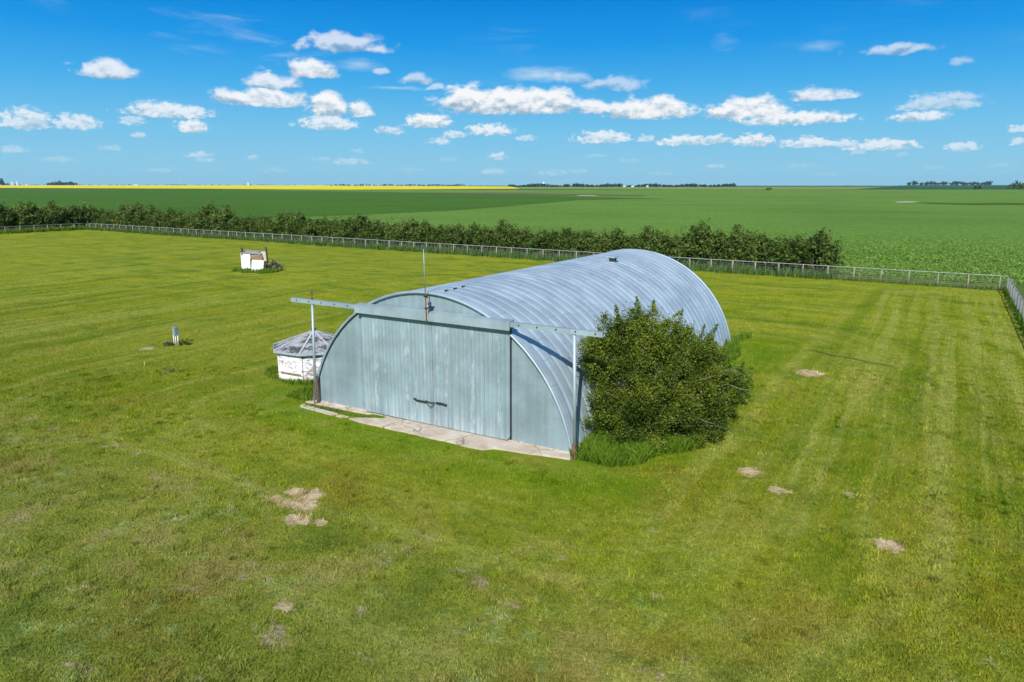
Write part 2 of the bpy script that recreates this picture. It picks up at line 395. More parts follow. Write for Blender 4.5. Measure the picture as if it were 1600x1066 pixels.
def sheet(name, pts, z, material, rise=None):      # rise: the prairie swells a few metres towards the horizon
    b = MB(); b.add([(p[0], p[1], z+(rise[i] if rise else 0)) for i, p in enumerate(pts)], [tuple(range(len(pts)))])
    o = b.build(name, material); tag(o, kind='structure'); return o
def pxpoly(pts): return [gnd(x, y) for x, y in pts]
sheet('ground', [(-15500,-3500),(15500,-3500),(15500,13800),(-15500,13800)], -.9, PRAIRIE)
def far(az_px, d):   # a point straight under picture column az_px, d metres out
    r = ray(az_px, 300); k = d/r[1]; return (r[0]*k, d)
sheet('crop_field', [far(-700, 20), far(-700, 1600), far(1330, 1600), far(2400, 1600), far(2400, 20)], -.12, CROP)
# the fields further off are separate sheets, each laid a little above its neighbour
sheet('dark_crop_field', [gnd(-300, 345), gnd(-300, 293), (gnd(0, 294.2)), gnd(300, 295.8), gnd(560, 299.5), gnd(700, 302.2), gnd(870, 306.3), gnd(1050, 310.8), gnd(980, 311.2), gnd(908, 312.3), gnd(803, 321.3), gnd(700, 329), gnd(564, 335), gnd(400, 341), gnd(200, 346)], -.06, DARKCROP)
sheet('canola_field', [gnd(-500, 293.8), gnd(0, 293.9), gnd(300, 295.2), gnd(540, 296.7), gnd(812, 295.2), far(800, 4600), far(520, 5000), far(-500, 5200)], .35, CANOLA, [0, 0, 0, 0, 0, .4, 7, 8.5])
sheet('olive_field', [gnd(812, 295.6), gnd(1060, 296.2), gnd(1330, 296.2), gnd(1345, 295.6), far(1400, 3400), far(800, 3500)], .3, OLIVE)
sheet('far_crop_field', [gnd(1336, 296), gnd(1900, 296.4), far(1900, 5400), far(1420, 5400)], .25, TEAL, [0, 0, 10, 9])
sheet('fallow_strip', [gnd(620, 301.2), gnd(760, 301.6), gnd(900, 303.4), gnd(1010, 305.2), gnd(1000, 306.6), gnd(880, 305.4), gnd(740, 303.2)], .05, FALLOW)
sheet('alkali_flat', [gnd(1398, 315.4), gnd(1420, 314.8), gnd(1440, 315.8), gnd(1425, 316.8), gnd(1402, 317)], .05, ALKALI)
sheet('slough_edge', [gnd(1428, 316.2), gnd(1500, 317.6), gnd(1560, 316.6), gnd(1610, 317.4), gnd(1610, 319.6), gnd(1530, 320.3), gnd(1460, 318.4)], .05, mat_field('slough', (.075, .125, .014), (.10, .15, .02), (.1, .15, .03), .06))
sheet('pale_verge', [gnd(640, 298.6), gnd(812, 298.0), gnd(870, 299.8), gnd(780, 301.0), gnd(560, 299.3)], .05, mat_field('pale_verge', (.16, .24, .055), (.2, .27, .07), (.2, .27, .06), .05))
sheet('alkali_flat', [gnd(905, 305.4), gnd(935, 305.8), gnd(930, 306.8), gnd(900, 306.4)], .12, ALKALI)
# fenced lawn in the hangar's own frame
FB = lambda w: 55.6-.056*(w-28)           # the back fence line
b = MB()
b.add([(-134, -90, 0), (27.9, -90, 0), (27.9, FB(27.9), 0), (-134, FB(-134), 0)], [(0, 1, 2, 3)])
lawn = b.build('lawn', LAWN, None, False, FL, -ANG); tag(lawn, kind='structure')
b = MB(); b.add([(-150, -90, -.02), (36, -90, -.02), (36, FB(28)+6.0, -.02), (14, FB(14)+6.8, -.02), (-150, FB(-134)+11, -.02)], [(0, 1, 2, 3, 4)])
verge = b.build('verge', VERGE, None, False, FL, -ANG); tag(verge, kind='structure')

# ------------------------------------------------------------------ hangar
def mat_galv(name, tint=(.255, .345, .375), metal=.3, rough=.5, streak=True, door=False, sect=False):
    m, t, o = mat(name); v = objco(t); x, y, z = t.xyz(v)
    vo = t.n('ShaderNodeTexVoronoi', {'Vector': v, 'Scale': 34.0}).outputs['Color']
    vr = t.xyz(vo)[0]
    n = t.noise(v, .7, 5, .6)
    lo = tuple(q*.84 for q in tint); hi = tuple(min(1, q*1.16) for q in tint)
    c = t.mix(t.ramp(n, .3, .7), lo, hi)
    c = t.mix(t.m('MULTIPLY', vr, .20), c, (.48, .56, .60))
    bump = None
    if streak:
        s1 = t.noise(t.scale(v, 7, 7, .16), 1.0, 5, .65)
        c = t.mix(t.ramp(s1, .5, .78, 0, .35), c, (.42, .52, .55))
        c = t.mix(t.ramp(s1, .48, .25, 0, .4), c, tuple(q*.72 for q in tint))
        sh = t.n('ShaderNodeTexWhiteNoise', {'W': t.m('FLOOR', t.m('MULTIPLY', x, 1/.62))}, noise_dimensions='1D').outputs['Value']
        c = t.mix(t.m('MULTIPLY', sh, .25), c, (.19, .27, .30))
    if door:
        col = t.noise(t.scale(t.vm('ADD', v, (5, 0, 0)), 2.6, 1, .05), 1.0, 3, .5)
        bl = t.noise(t.vm('MULTIPLY_ADD', t.noise(v, 4, 3, out=1), (.25, .0, .4), t.scale(v, 4.5, 1, 1.5)), 1.0, 5, .65)
        k = t.m('MULTIPLY', t.ramp(col, .47, .60), t.ramp(bl, .49, .62))
        c = t.mix(t.m('MULTIPLY', k, .45), c, (.62, .70, .73))
        base = t.m('MULTIPLY', t.ramp(z, 1.3, .1), t.ramp(s1, .4, .65))
        c = t.mix(t.m('MULTIPLY', base, .5), c, (.55, .64, .67))
        ru = t.m('MULTIPLY', t.ramp(t.m('ABSOLUTE', t.m('SUBTRACT', x, 6.48)), .2, .02), t.ramp(t.noise(t.scale(v, 9, 1, .7), 1.0, 4, .6), .45, .65))
        c = t.mix(t.m('MULTIPLY', ru, .35), c, (.22, .17, .13))
    if sect:
        k = t.n('ShaderNodeTexWhiteNoise', {'W': t.m('FLOOR', t.m('DIVIDE', t.m('ADD', y, .05), 21.33/35))}, noise_dimensions='1D').outputs['Value']
        ang = t.m('ARCTAN2', t.m('ADD', z, 1.05), t.m('SUBTRACT', x, 6.19))
        pan = t.m('FLOOR', t.m('ADD', t.m('MULTIPLY', ang, 2.6), t.m('MULTIPLY', k, .9)))
        pk = t.n('ShaderNodeTexWhiteNoise', {'W': t.m('ADD', t.m('MULTIPLY', pan, 7.31), t.m('MULTIPLY', k, 91.0))}, noise_dimensions='1D').outputs['Value']
        c = t.mix(t.m('MULTIPLY', pk, .22), c, (.36, .43, .50))
        fr = t.m('FRACT', t.m('ADD', t.m('MULTIPLY', ang, 2.6), t.m('MULTIPLY', k, .9)))
        c = t.mix(t.ramp(t.m('ABSOLUTE', t.m('SUBTRACT', fr, .5)), .486, .495, 0, .28), c, (.16, .21, .26))
        dr = t.noise(t.comb(t.m('MULTIPLY', ang, 1.2), t.m('MULTIPLY', y, 5.0), 0.0), 1.0, 5, .6)
        c = t.mix(t.ramp(dr, .5, .75, 0, .35), c, (.66, .72, .79))
        c = t.mix(t.ramp(dr, .45, .25, 0, .14), c, (.3, .37, .43))
    finish(t, o, c, t.ramp(n, .3, .7, rough-.07, rough+.08), metal, t.noise(v, 1.6, 3, .5), .12, .05, spec=.5)
    return m
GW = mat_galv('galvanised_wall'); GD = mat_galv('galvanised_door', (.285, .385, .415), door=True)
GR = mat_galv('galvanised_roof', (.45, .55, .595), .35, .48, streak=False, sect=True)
GT = mat_galv('galvanised_trim', (.36, .455, .48), .35, .5)
GE = mat_galv('galvanised_edge', (.33, .42, .48), .35, .5)
DARK = mat_plain('dark_iron', (.025, .024, .026), (.05, .045, .045), 20, .6, .4)
RUST = mat_plain('rusty_iron', (.10, .055, .035), (.22, .13, .09), 14, .85)
CONC = None
def mat_conc():
    m, t, o = mat('concrete'); v = objco(t)
    a = t.noise(v, 1.1, 5, .65); f = t.noise(v, 16, 4, .65); st = t.noise(t.vm('ADD', v, (4, 9, 0)), .7, 4, .6)
    c = t.mix(t.ramp(a, .3, .7), (.42, .345, .265), (.58, .50, .41))
    c = t.mix(t.ramp(f, .5, .75, 0, .3), c, (.68, .61, .52))
    c = t.mix(t.ramp(st, .56, .68, 0, .6), c, (.38, .27, .19))
    c = t.mix(t.ramp(f, .42, .25, 0, .4), c, (.33, .29, .24))
    cr = t.n('ShaderNodeTexVoronoi', {'Vector': t.vm('MULTIPLY_ADD', t.noise(v, 2, 4, .6, out=1), (.7, .7, 0), v), 'Scale': .55}, feature='DISTANCE_TO_EDGE').outputs['Distance']
    c = t.mix(t.ramp(cr, .012, .004, 0, .7), c, (.13, .12, .06))
    finish(t, o, c, .85, 0, f, .4, .01); return m
CONC = mat_conc()
HW, HL, HH = 12.38, 21.28, 5.23
HR = (HH*HH+HW*HW/4)/(2*HH); ZC = HH-HR
A0 = math.asin((.0-ZC)/HR) if ZC < 0 else 0.0
def arcpt(a, r): return HW/2+r*math.cos(a), ZC+r*math.sin(a)
hang = empty('quonset_hangar', FL, -ANG)
tag(hang, 'large galvanised steel arched hangar with closed double sliding doors standing on the lawn', 'hangar')
# roof: 35 bulging arch sections with a narrow seam between them
NS, per, na = 35, 10, 100
b = MB(); vs = []; ts = []
for i in range(NS*per+1):
    u = i/per; fr = u % 1.0
    ts.append((-.05+u*HL/NS+.05*0, .05*(1-abs(2*fr-1)**5)))
for tt, h in ts:
    for k in range(na+1):
        a = A0+(PI-2*A0)*k/na
        x, z = arcpt(a, HR+h); vs.append((x, tt, max(z, .1)))
fs = []
for i in range(len(ts)-1):
    for k in range(na):
        p = i*(na+1)+k; fs.append((p, p+1, p+na+2, p+na+1))
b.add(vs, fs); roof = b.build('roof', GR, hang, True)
# front edge rolls over the end wall
b = MB()
b.tube([(arcpt(A0+(PI-2*A0)*k/90, HR+.03)[0], -.06, max(.1, arcpt(A0+(PI-2*A0)*k/90, HR+.03)[1])) for k in range(91)], .055, 8)
b.build('edge_trim', GE, roof, True)
b = MB()
b.tube([(arcpt(A0+(PI-2*A0)*k/90, HR+.02)[0], HL-.04, max(.1, arcpt(A0+(PI-2*A0)*k/90, HR+.02)[1])) for k in range(91)], .06, 8)
b.build('edge_trim', GE, roof, True)
# end walls: ribbed sheets cut to the arch
def endwall(name, y0, y1, r):
    b = MB(); n = 240; top = []
    xs = [HW/2-r*math.cos(A0)*.998+(2*r*math.cos(A0)*.996)*k/n for k in range(n+1)]
    vs = []
    for k, x in enumerate(xs):
        dx = x-HW/2; z = max(.1, ZC+math.sqrt(max(0, r*r-dx*dx)))
        yy = y0+.004*math.sin(k*.9)
        vs += [(x, yy, .1), (x, yy, z), (x, y1, .1), (x, y1, z)]
    fs = []
    for k in range(n):
        p = 4*k; fs += [(p, p+4, p+5, p+1), (p+6, p+2, p+3, p+7), (p+1, p+5, p+7, p+3)]
    b.add(vs, fs); return b.build(name, GW, hang)
endwall('front_wall', .03, .12, HR-.02); endwall('back_wall', HL-.16, HL-.2, HR-.02)
b = MB(); b.box(-.06, HW+.06, -.02, HL, -.2, .1); b.box(-.2, 0, -.02, HL, -.2, .06); b.box(HW, HW+.32, -.02, HL, -.2, .13)
b.build('foundation', CONC, hang)
# two sliding doors of vertical ribbed sheet
def door(x0, x1, cut):
    b = MB(); n = int((x1-x0)/.045); vs = []; fs = []
    for k in range(n+1):
        x = x0+(x1-x0)*k/n; yy = -.10-(.011 if k % 4 == 0 else 0)
        zb = .11
        if cut and x1-x < .12: zb = .11+(.12-(x1-x))*1.1
        vs += [(x, yy, zb), (x, yy, 4.3), (x, -.03, zb), (x, -.03, 4.3)]
    for k in range(n):
        p = 4*k; fs += [(p, p+4, p+5, p+1), (p+6, p+2, p+3, p+7), (p+2, p+6, p+4, p), (p+1, p+5, p+7, p+3)]
    fs += [(0, 1, 3, 2), (4*n+2, 4*n+3, 4*n+1, 4*n)]
    b.add(vs, fs); return b.build('sliding_door', GD, hang)
dl = door(3.0, 6.47, False); dr_ = door(6.498, 9.90, True)
b = MB(); b.box(6.474, 6.494, -.07, -.035, .12, 4.28); b.build('door_gap_shade', DARK, hang)  # dark strip standing in for the shade in the gap between the doors
b = MB(); b.tube([(5.58,-.17,1.06),(5.75,-.19,1.02),(6.15,-.19,1.02),(6.22,-.19,1.06)], .035, 8); b.build('handle', DARK, dl, True)
b = MB(); b.tube([(6.68,-.19,1.06),(6.95,-.19,1.07),(7.14,-.17,1.03)], .04, 8); b.build('handle', DARK, dr_, True)
b = MB(); b.tube([(6.2,-.2,1.05),(6.28,-.2,.93),(6.38,-.2,.84),(6.5,-.2,.92),(6.58,-.2,1.04)], .016, 6); b.tube([(6.2,-.2,1.06),(6.4,-.2,1.03),(6.6,-.2,1.07)], .018, 6)
b.build('chain', DARK, dl, True)
b = MB(); b.box(9.903, 9.918, -.06, .03, .13, 4.3); b.build('door_jamb', DARK, hang)
# cover over the door track with its sloping lip
b = MB()
prof = [(-.02, 4.60), (-.25, 4.565), (-.36, 4.53), (-.37, 4.25), (-.34, 4.25), (-.30, 4.33), (-.02, 4.33)]
n = len(prof); b.add([(2.86, y, z) for y, z in prof]+[(10.05, y, z) for y, z in prof], [tuple(range(n)), tuple(range(2*n-1, n-1, -1))]+[(i, i+n, (i+1) % n+n, (i+1) % n) for i in range(n)])
b.build('track_cover', GT, hang)
def rail(x0, x1):
    b = MB(); b.box(x0, x1, -.34, -.325, 4.385, 4.545); b.box(x0, x1, -.325, -.16, 4.53, 4.545); b.box(x0, x1, -.325, -.16, 4.385, 4.40); b.box(x0, x1, -.16, -.145, 4.385, 4.545)
    b.cur = 1
    x = min(x0, x1)+.35
    while x < max(x0, x1):
        b.box(x-.022, x+.022, -.358, -.338, 4.455, 4.505); x += .72
    return b.build('track_rail', [GT, DARK], hang)
rail(-.75, 2.84); rail(10.07, 13.55)
b = MB(); b.tube([(.30,-.26,.42),(.42,-.25,4.40)], .055, 10); p = b.build('support_post', GT, hang, True)
b = MB(); b.tube([(.31,-.32,.05),(.26,-.33,.35),(.33,-.32,1.0)], .028, 6); b.box(.31,.40,-.24,-.15,-.1,1.25); b.build('brace', RUST, p)
b = MB(); b.tube([(.42,-.25,4.55),(.41,-.25,5.0)], .03, 8); b.build('post_tip', RUST, p)
b = MB(); b.tube([(12.60,-.26,.5),(12.50,-.25,4.39)], .06, 10); p = b.build('support_post', GT, hang, True)
b = MB(); b.box(12.53, 12.66, -.33, -.2, -.1, .55); b.build('post_base', RUST, p)
# mast on the front wall, over the meeting doors
b = MB(); b.tube([(6.48,-.40,4.28),(6.47,-.42,5.25),(6.46,-.42,5.6)], .022, 8); ms = b.build('mast', RUST, hang, True)
b = MB(); b.tube([(6.46,-.42,5.55),(6.44,-.42,6.92)], .016, 6); b.build('mast_tip', GT, ms, True)
b = MB(); b.box(6.40, 6.55, -.45, -.37, 5.16, 5.21); b.build('bracket', DARK, ms)
b = MB(); b.box(6.40, 6.55, -.45, .04, 4.73, 4.755); b.build('bracket', DARK, ms)
b = MB(); b.box(6.42, 6.54, -.39, -.375, 4.3, 5.2); b.build('mount_plate', mat_plain('weathered_board', (.30,.24,.2), (.45,.4,.36), 9, .8), ms)
# roof ventilator near the crest and three slots by the front
a = math.acos((7.42-HW/2)/HR); x, z = arcpt(a, HR+.02)
b = MB(); b.box(x-.17, x+.17, 14.6, 14.95, z-.1, z+.30); vb = b.build('roof_vent', GT, hang)
b = MB(); b.add([(x-.26,14.48,z+.30),(x+.26,14.48,z+.26),(x+.26,15.07,z+.26),(x-.26,15.07,z+.30),(x-.26,14.48,z+.35),(x+.26,14.48,z+.31),(x+.26,15.07,z+.31),(x-.26,15.07,z+.35)],
  [(3,2,1,0),(4,5,6,7),(0,1,5,4),(1,2,6,5),(2,3,7,6),(3,0,4,7)]); b.build('hood', GT, vb)
b = MB(); b.box(x-.12, x+.18, 14.585, 14.6, z+.05, z+.22); b.box(x+.17, x+.185, 14.66, 14.9, z+.05, z+.22); b.build('vent_opening', DARK, vb)
for xx, tt in ((6.62, .72), (6.60, 1.33), (6.56, 1.94)):
    a = math.acos((xx-HW/2)/HR); x, z = arcpt(a, HR+.075)
    b = MB(); b.box(x-.03, x+.03, tt-.12, tt+.06, z-.05, z+.012); b.build('roof_slot', DARK, hang)

# concrete apron in broken slabs before the doors
def rough_poly(pts, amp=.05, step=.25):
    o_ = []
    for i, (x, y) in enumerate(pts):
        x2, y2 = pts[(i+1) % len(pts)]; n = max(1, int(math.hypot(x2-x, y2-y)/step))
        for k in range(n):
            f = k/n; o_.append((x+(x2-x)*f+random.uniform(-amp, amp)*(k > 0), y+(y2-y)*f+random.uniform(-amp, amp)*(k > 0)))
    return o_
b = MB()
b.prism(rough_poly([(5.12,-.03),(4.98,-.5),(4.86,-1.15),(6.1,-1.15),(8.3,-1.17),(8.92,-1.22),(9.45,-1.17),(9.7,-.88),(10.6,-.74),(11.6,-.57),(12.5,-.42),(12.52,-.03)], .03), -.2, .075)
b.prism(rough_poly([(3.55,-.62),(2.95,-1.04),(3.9,-1.14),(4.76,-1.15),(4.9,-.5),(5.02,-.04),(4.2,-.04),(4.1,-.42)], .03), -.2, .06)
b.prism(rough_poly([(-.3,-.28),(-.28,-.03),(3.3,-.03),(3.2,-.18),(1.6,-.28),(.4,-.32)], .02), -.2, .05)
b.prism(rough_poly([(-.15,-.58),(-.05,-.86),(.85,-.98),(.98,-.72)], .02), -.2, .045)
b.prism(rough_poly([(1.08,-.72),(1.0,-.98),(1.98,-1.06),(2.1,-.8)], .02), -.2, .045)
b.prism(rough_poly([(2.28,-.84),(2.22,-1.04),(2.52,-1.08),(2.75,-.86)], .02), -.2, .04)
ap = b.build('concrete_apron', CONC, None, False, FL, -ANG); tag(ap, kind='structure')

# ------------------------------------------------------------------ old octagonal grain shed beside the hangar
def mat_peel():
    m, t, o = mat('peeling_white_paint'); v = objco(t); z = t.xyz(v)[2]
    n = t.noise(t.scale(v, 5, 5, 16), 1.0, 5, .7); b_ = t.noise(v, 1.6, 3, .5)
    lap = t.m('FRACT', t.m('MULTIPLY', z, 1/.12))
    c = t.mix(t.ramp(n, .3, .7), (.74, .74, .76), (.84, .84, .85))
    c = t.mix(t.ramp(t.m('ADD', n, t.m('MULTIPLY_ADD', b_, .6, -.3)), .535, .585, 0, .85), c, (.27, .21, .19))
    c = t.mix(t.ramp(lap, .08, .0, 0, .5), c, (.3, .27, .26))
    finish(t, o, c, .8, 0, lap, .5, .015); return m
def mat_shingle():
    m, t, o = mat('weathered_shingles'); v = objco(t)
    br = t.n('ShaderNodeTexBrick', {'Vector': t.scale(v, 1, 1, 1), 'Scale': 5.5, 'Color1': (.25, .27, .29), 'Color2': (.40, .42, .44), 'Mortar': (.09, .09, .10), 'Mortar Size': .015})
    n = t.noise(v, 3.2, 5, .65); p = t.noise(t.vm('ADD', v, (8, 2, 5)), 1.7, 5, .7)
    c = t.mix(t.ramp(n, .35, .7, 0, .5), br.outputs['Color'], (.52, .54, .56))
    c = t.mix(t.ramp(p, .48, .56, 0, .92), c, (.065, .060, .062))
    finish(t, o, c, .85, 0, t.m('ADD', n, br.outputs['Fac']), .6, .02); return m
PEEL = mat_peel(); SHIN = mat_shingle()
WOODD = mat_plain('dark_wood', (.03, .024, .022), (.075, .06, .05), 9, .85, stretch=(1, 1, .2))
WOODG = mat_plain('grey_wood', (.2, .19, .175), (.38, .36, .33), 7, .85, stretch=(.3, 1, 1))
WOODB = mat_plain('brown_board', (.20, .12, .055), (.33, .22, .11), 6, .8, stretch=(.3, 1, 1))
shed = empty('grain_shed', (-9.83, 34.9, 0))
tag(shed, 'small white octagonal grain shed with peeling paint and patchy grey shingle roof beside the hangar', 'shed')
view = math.atan2(-34.9, 9.83)             # towards the camera
def oct_(r, k): a = view+R(25+45*k)-0; return (r*math.cos(a), r*math.sin(a))
NB = 12
b = MB(); rw = 1.87
for j in range(NB):
    z0 = -.1+j*.13; z1 = z0+.13
    for k in range(8):
        p0 = oct_(rw+.012, k); p1 = oct_(rw+.012, k+1); q0 = oct_(rw-.004, k); q1 = oct_(rw-.004, k+1)
        b.add([(*p0, z0), (*p1, z0), (*q1, z1), (*q0, z1)], [(0, 1, 2, 3)])
        b.add([(*p0, z0), (*p1, z0), (*oct_(rw-.03, k+1), z0), (*oct_(rw-.03, k), z0)], [(3, 2, 1, 0)])
b.build('wall', PEEL, shed)
for k in range(8):
    b = MB(); p = oct_(rw+.018, k); b.box(p[0]-.035, p[0]+.035, p[1]-.035, p[1]+.035, -.1, 1.45); b.build('corner_board', PEEL, shed)
b = MB(); re, ze, zp = 2.09, 1.42, 2.17
for k in range(8):
    p0 = oct_(re, k); p1 = oct_(re, k+1)
    nseg = 6
    for j in range(nseg):                          # courses of shingles step up the slope
        f0 = j/nseg; f1 = (j+1)/nseg; l = .018
        a0 = (p0[0]*(1-f0), p0[1]*(1-f0), ze+(zp-ze)*f0+l); a1 = (p1[0]*(1-f0), p1[1]*(1-f0), ze+(zp-ze)*f0+l)
        b0 = (p0[0]*(1-f1), p0[1]*(1-f1), ze+(zp-ze)*f1); b1 = (p1[0]*(1-f1), p1[1]*(1-f1), ze+(zp-ze)*f1)
        b.add([a0, a1, b1, b0], [(0, 1, 2, 3)])
        b.add([a0, a1, (a1[0], a1[1], a1[2]-l-.002), (a0[0], a0[1], a0[2]-l-.002)], [(3, 2, 1, 0)])
    b.add([(*p0, ze-.02), (*p1, ze-.02), (0, 0, ze+.3)], [(2, 1, 0)])
rf = b.build('roof', SHIN, shed)
b = MB()
for k in range(8):
    p0 = oct_(re+.01, k); p1 = oct_(re+.01, k+1); b.beam((*p0, ze-.03), (*p1, ze-.03), .03, .10)
b.build('fascia', mat_plain('grey_fascia', (.25, .3, .33), (.4, .45, .48), 6, .8), rf)
b = MB()
for k in range(8):
    p0 = oct_(re+.02, k); b.beam((*p0, ze+.025), (0, 0, zp+.02), .09, .02)
b.build('ridge_cap', mat_plain('grey_ridge', (.36, .38, .4), (.5, .52, .55), 6, .8), rf)
b = MB(); b.box(-.09, .09, -.09, .09, zp-.02, zp+.1); b.build('finial', WOODD, rf)
p0 = Vector((*oct_(rw+.03, -2), 0)); p1 = Vector((*oct_(rw+.03, -1), 0))
kk = -1
p0 = Vector((*oct_(rw+.035, kk-1), 0)); p1 = Vector((*oct_(rw+.035, kk), 0))
for s_ in (0,):
    b = MB(); b.beam(p0.lerp(p1, .08)+Vector((0, 0, .36)), p0.lerp(p1, .95)+Vector((0, 0, .34)), .03, .09)
    b.build('bare_board', WOODB, shed)

# ------------------------------------------------------------------ derelict panels on posts, far left lawn
PW = mat_plain('white_panel', (.78, .78, .79), (.83, .83, .84), 3, .55)
BEIGE = mat_plain('beige_board', (.42, .40, .32), (.52, .5, .41), 4, .8)
dc = gnd(396, 424); der = empty('derelict_stand', dc, 0)
tag(der, 'derelict timber stand with two white panels and dark posts on the far left lawn', 'wooden stand')
for px, py, h, ln in ((-1.15, .15, 2.55, .02), (1.55, .3, 2.6, -.1), (.85, .6, 2.1, -.18), (-.15, -.15, 1.35, 0.03), (1.35, -.05, 1.1, .03), (-1.1, .9, 2.2, 0)):
    b = MB(); b.beam((px, py, -.1), (px+ln, py, h), .15, .15); b.build('post', WOODD, der)
b = MB(); b.beam((-.72, -.02, .28), (-.78, .12, 1.95), 1.02, .05, (0, 1, 0)); b.v = [(x, y, z) for x, y, z in b.v]; b.build('panel', PW, der)
b = MB(); b.beam((.55, -.38, .0), (.62, -.15, 1.22), 1.28, .05, (0, 1, 0)); b.build('panel', PW, der)
b = MB(); b.beam((-.05, .16, 1.46), (1.05, .16, 1.36), .06, .46); b.build('brown_board', WOODB, der)
b = MB(); b.beam((-1.2, .2, 1.86), (1.0, .2, 1.62), .05, .26); b.build('fascia_board', WOODG, der)
b = MB(); b.add([(-1.2,-.02,1.98),(.95,.02,1.80),(1.0,1.1,2.02),(-1.15,1.1,2.16),(-1.2,-.02,2.04),(.95,.02,1.86),(1.0,1.1,2.08),(-1.15,1.1,2.22)],
  [(3,2,1,0),(4,5,6,7),(0,1,5,4),(1,2,6,5),(2,3,7,6),(3,0,4,7)]); b.build('roof_boards', WOODG, der)
b = MB(); b.beam((1.2, .35, 1.1), (1.12, .4, 2.12), .62, .04, (0, 1, 0)); b.build('beige_board', BEIGE, der)

# ------------------------------------------------------------------ electrical pedestal
BOXM = mat_plain('box_grey', (.22, .30, .315), (.30, .38, .395), 5, .45, .2)
WPIPE = mat_plain('white_pipe', (.66, .66, .62), (.76, .76, .72), 5, .5)
ec = gnd(277, 539); el_ = empty('electrical_box', ec, R(-31))
tag(el_, 'grey metal electrical box on white conduit legs standing on the left lawn', 'electrical box')
b = MB(); b.box(-.08, .15, -.17, .08, .60, 1.03); bx = b.build('cabinet', BOXM, el_)
b = MB(); b.box(-.095, .165, -.19, .10, 1.03, 1.055); b.build('lid', BOXM, bx)
b = MB(); b.box(-.06, .13, -.185, -.17, .64, .99); b.build('door', BOXM, bx)
for px, py, h in ((-.22, -.05, .74), (-.02, -.06, .64), (.12, .0, .64)):
    b = MB(); b.tube([(px*.85, py, -.1), (px, py, h)], .03, 8); b.build('conduit', WPIPE, el_, True)
sc_ = gnd(225.5, 571); b = MB(); b.beam((0, 0, -.05), (.03, 0, .2), .045, .04); o = b.build('marker_stake', mat_plain('yellow_stake', (.40, .33, .12), (.5, .42, .16), 6, .7), None, False, sc_)
tag(o, 'tiny yellow marker stake in the grass left of the shed', 'stake')

# ------------------------------------------------------------------ fences
POSTM = mat_plain('fence_post_wood', (.20, .18, .135), (.33, .295, .23), 6, .85, stretch=(1, 1, .3))
RAILM = mat_plain('pale_rail', (.26, .28, .27), (.40, .42, .40), 4, .6)
WIRE = mat_plain('galvanised_wire', (.30, .33, .34), (.42, .45, .46), 8, .5, .5)
def fence(name, a, bpt, step, label, wire_dx, wr, skip=0.0, hh=1.3):
    a = Vector(a); bpt = Vector(bpt); d = bpt-a; L = d.length; d.normalize()
    wa = wld(*a); root = empty(name, wa, 0); tag(root, label, 'fence')
    P = lambda s, z: (wld(*(a+d*s))-wa)+Vector((0, 0, z))
    n = int(round((L-skip)/step))
    for i in range(n+1):
        s = skip+step*i
        if s > L+.01: break
        j = random.uniform(-.04, .04); b = MB(); b.tube([P(s, -.1), P(s+j, hh-.02+random.uniform(-.02, .03))], random.uniform(.055, .075), 7); b.build('post', POSTM, root, True)
    pts = [P(L*k/40, hh+random.uniform(-.012, .012)) for k in range(41)]
    b = MB(); b.tube(pts, .036, 6); b.build('top_rail', RAILM, root, True)
    b = MB()
    for z in (.15, .33, .5, .68, .86, 1.05): b.tube([P(0, z), P(L, z)], wr, 3, False)
    s = 0.0
    while s < L: b.tube([P(s, .1), P(s, 1.25)], wr, 3, False); s += wire_dx
    b.build('wire_mesh', WIRE, root)
    return root
fence('wire_fence', (27.9, FB(27.9)), (-133.6, FB(-133.6)), 2.39, 'long back fence with wooden posts and a pale top rail before the shrub belt', .6, .006, .55)
fence('wire_fence', (27.9, FB(27.9)-.05), (27.9, 20.0), 2.4, 'right-hand wire fence running back to the far corner and casting a shadow', .2, .008)
fence('wire_fence', (-133.7, FB(-133.6)-.1), (-133.7, 25.0), 2.6, 'left fence running towards the camera from the far left corner', .8, .006)

# ------------------------------------------------------------------ foliage
LEAF_BUSH = mat_leaf('bush_leaf', (.045, .085, .010), (.15, .21, .020), (.32, .37, .042), .4)
LEAF_HEDGE = mat_leaf('hedge_leaf', (.055, .10, .018), (.115, .18, .030), (.19, .25, .055), .4)
LEAF_FAR = mat_leaf('far_leaf', (.012, .038, .026), (.018, .055, .034), (.03, .07, .036), .1)
BARK = mat_plain('grey_bark', (.13, .11, .09), (.24, .21, .18), 8, .9)
GRASS_T = mat_leaf('tall_grass_blade', (.085, .165, .010), (.14, .255, .016), (.25, .36, .04), .45)
GRASS_F = mat_leaf('verge_grass_blade', (.05, .11, .02), (.085, .17, .03), (.16, .22, .06), .3)

def leaf_quads(cent, size, updir=.35, tones=None, aspect=1.7):
    n = len(cent)
    nrm = rng.normal(size=(n, 3)); nrm[:, 2] = np.abs(nrm[:, 2])+updir; nrm /= np.linalg.norm(nrm, axis=1)[:, None]
    t_ = rng.normal(size=(n, 3)); t_ -= nrm*np.sum(t_*nrm, 1)[:, None]; t_ /= np.linalg.norm(t_, axis=1)[:, None]
    u = np.cross(nrm, t_)
    s = size*(.6+.8*rng.random(n))[:, None]
    a = cent-t_*s*.5*aspect; c = cent+t_*s*.5*aspect; b_ = cent+u*s*.5+nrm*s*.12; d = cent-u*s*.5+nrm*s*.12
    v = np.stack([a, b_, c, d], 1).reshape(-1, 3)
    return v

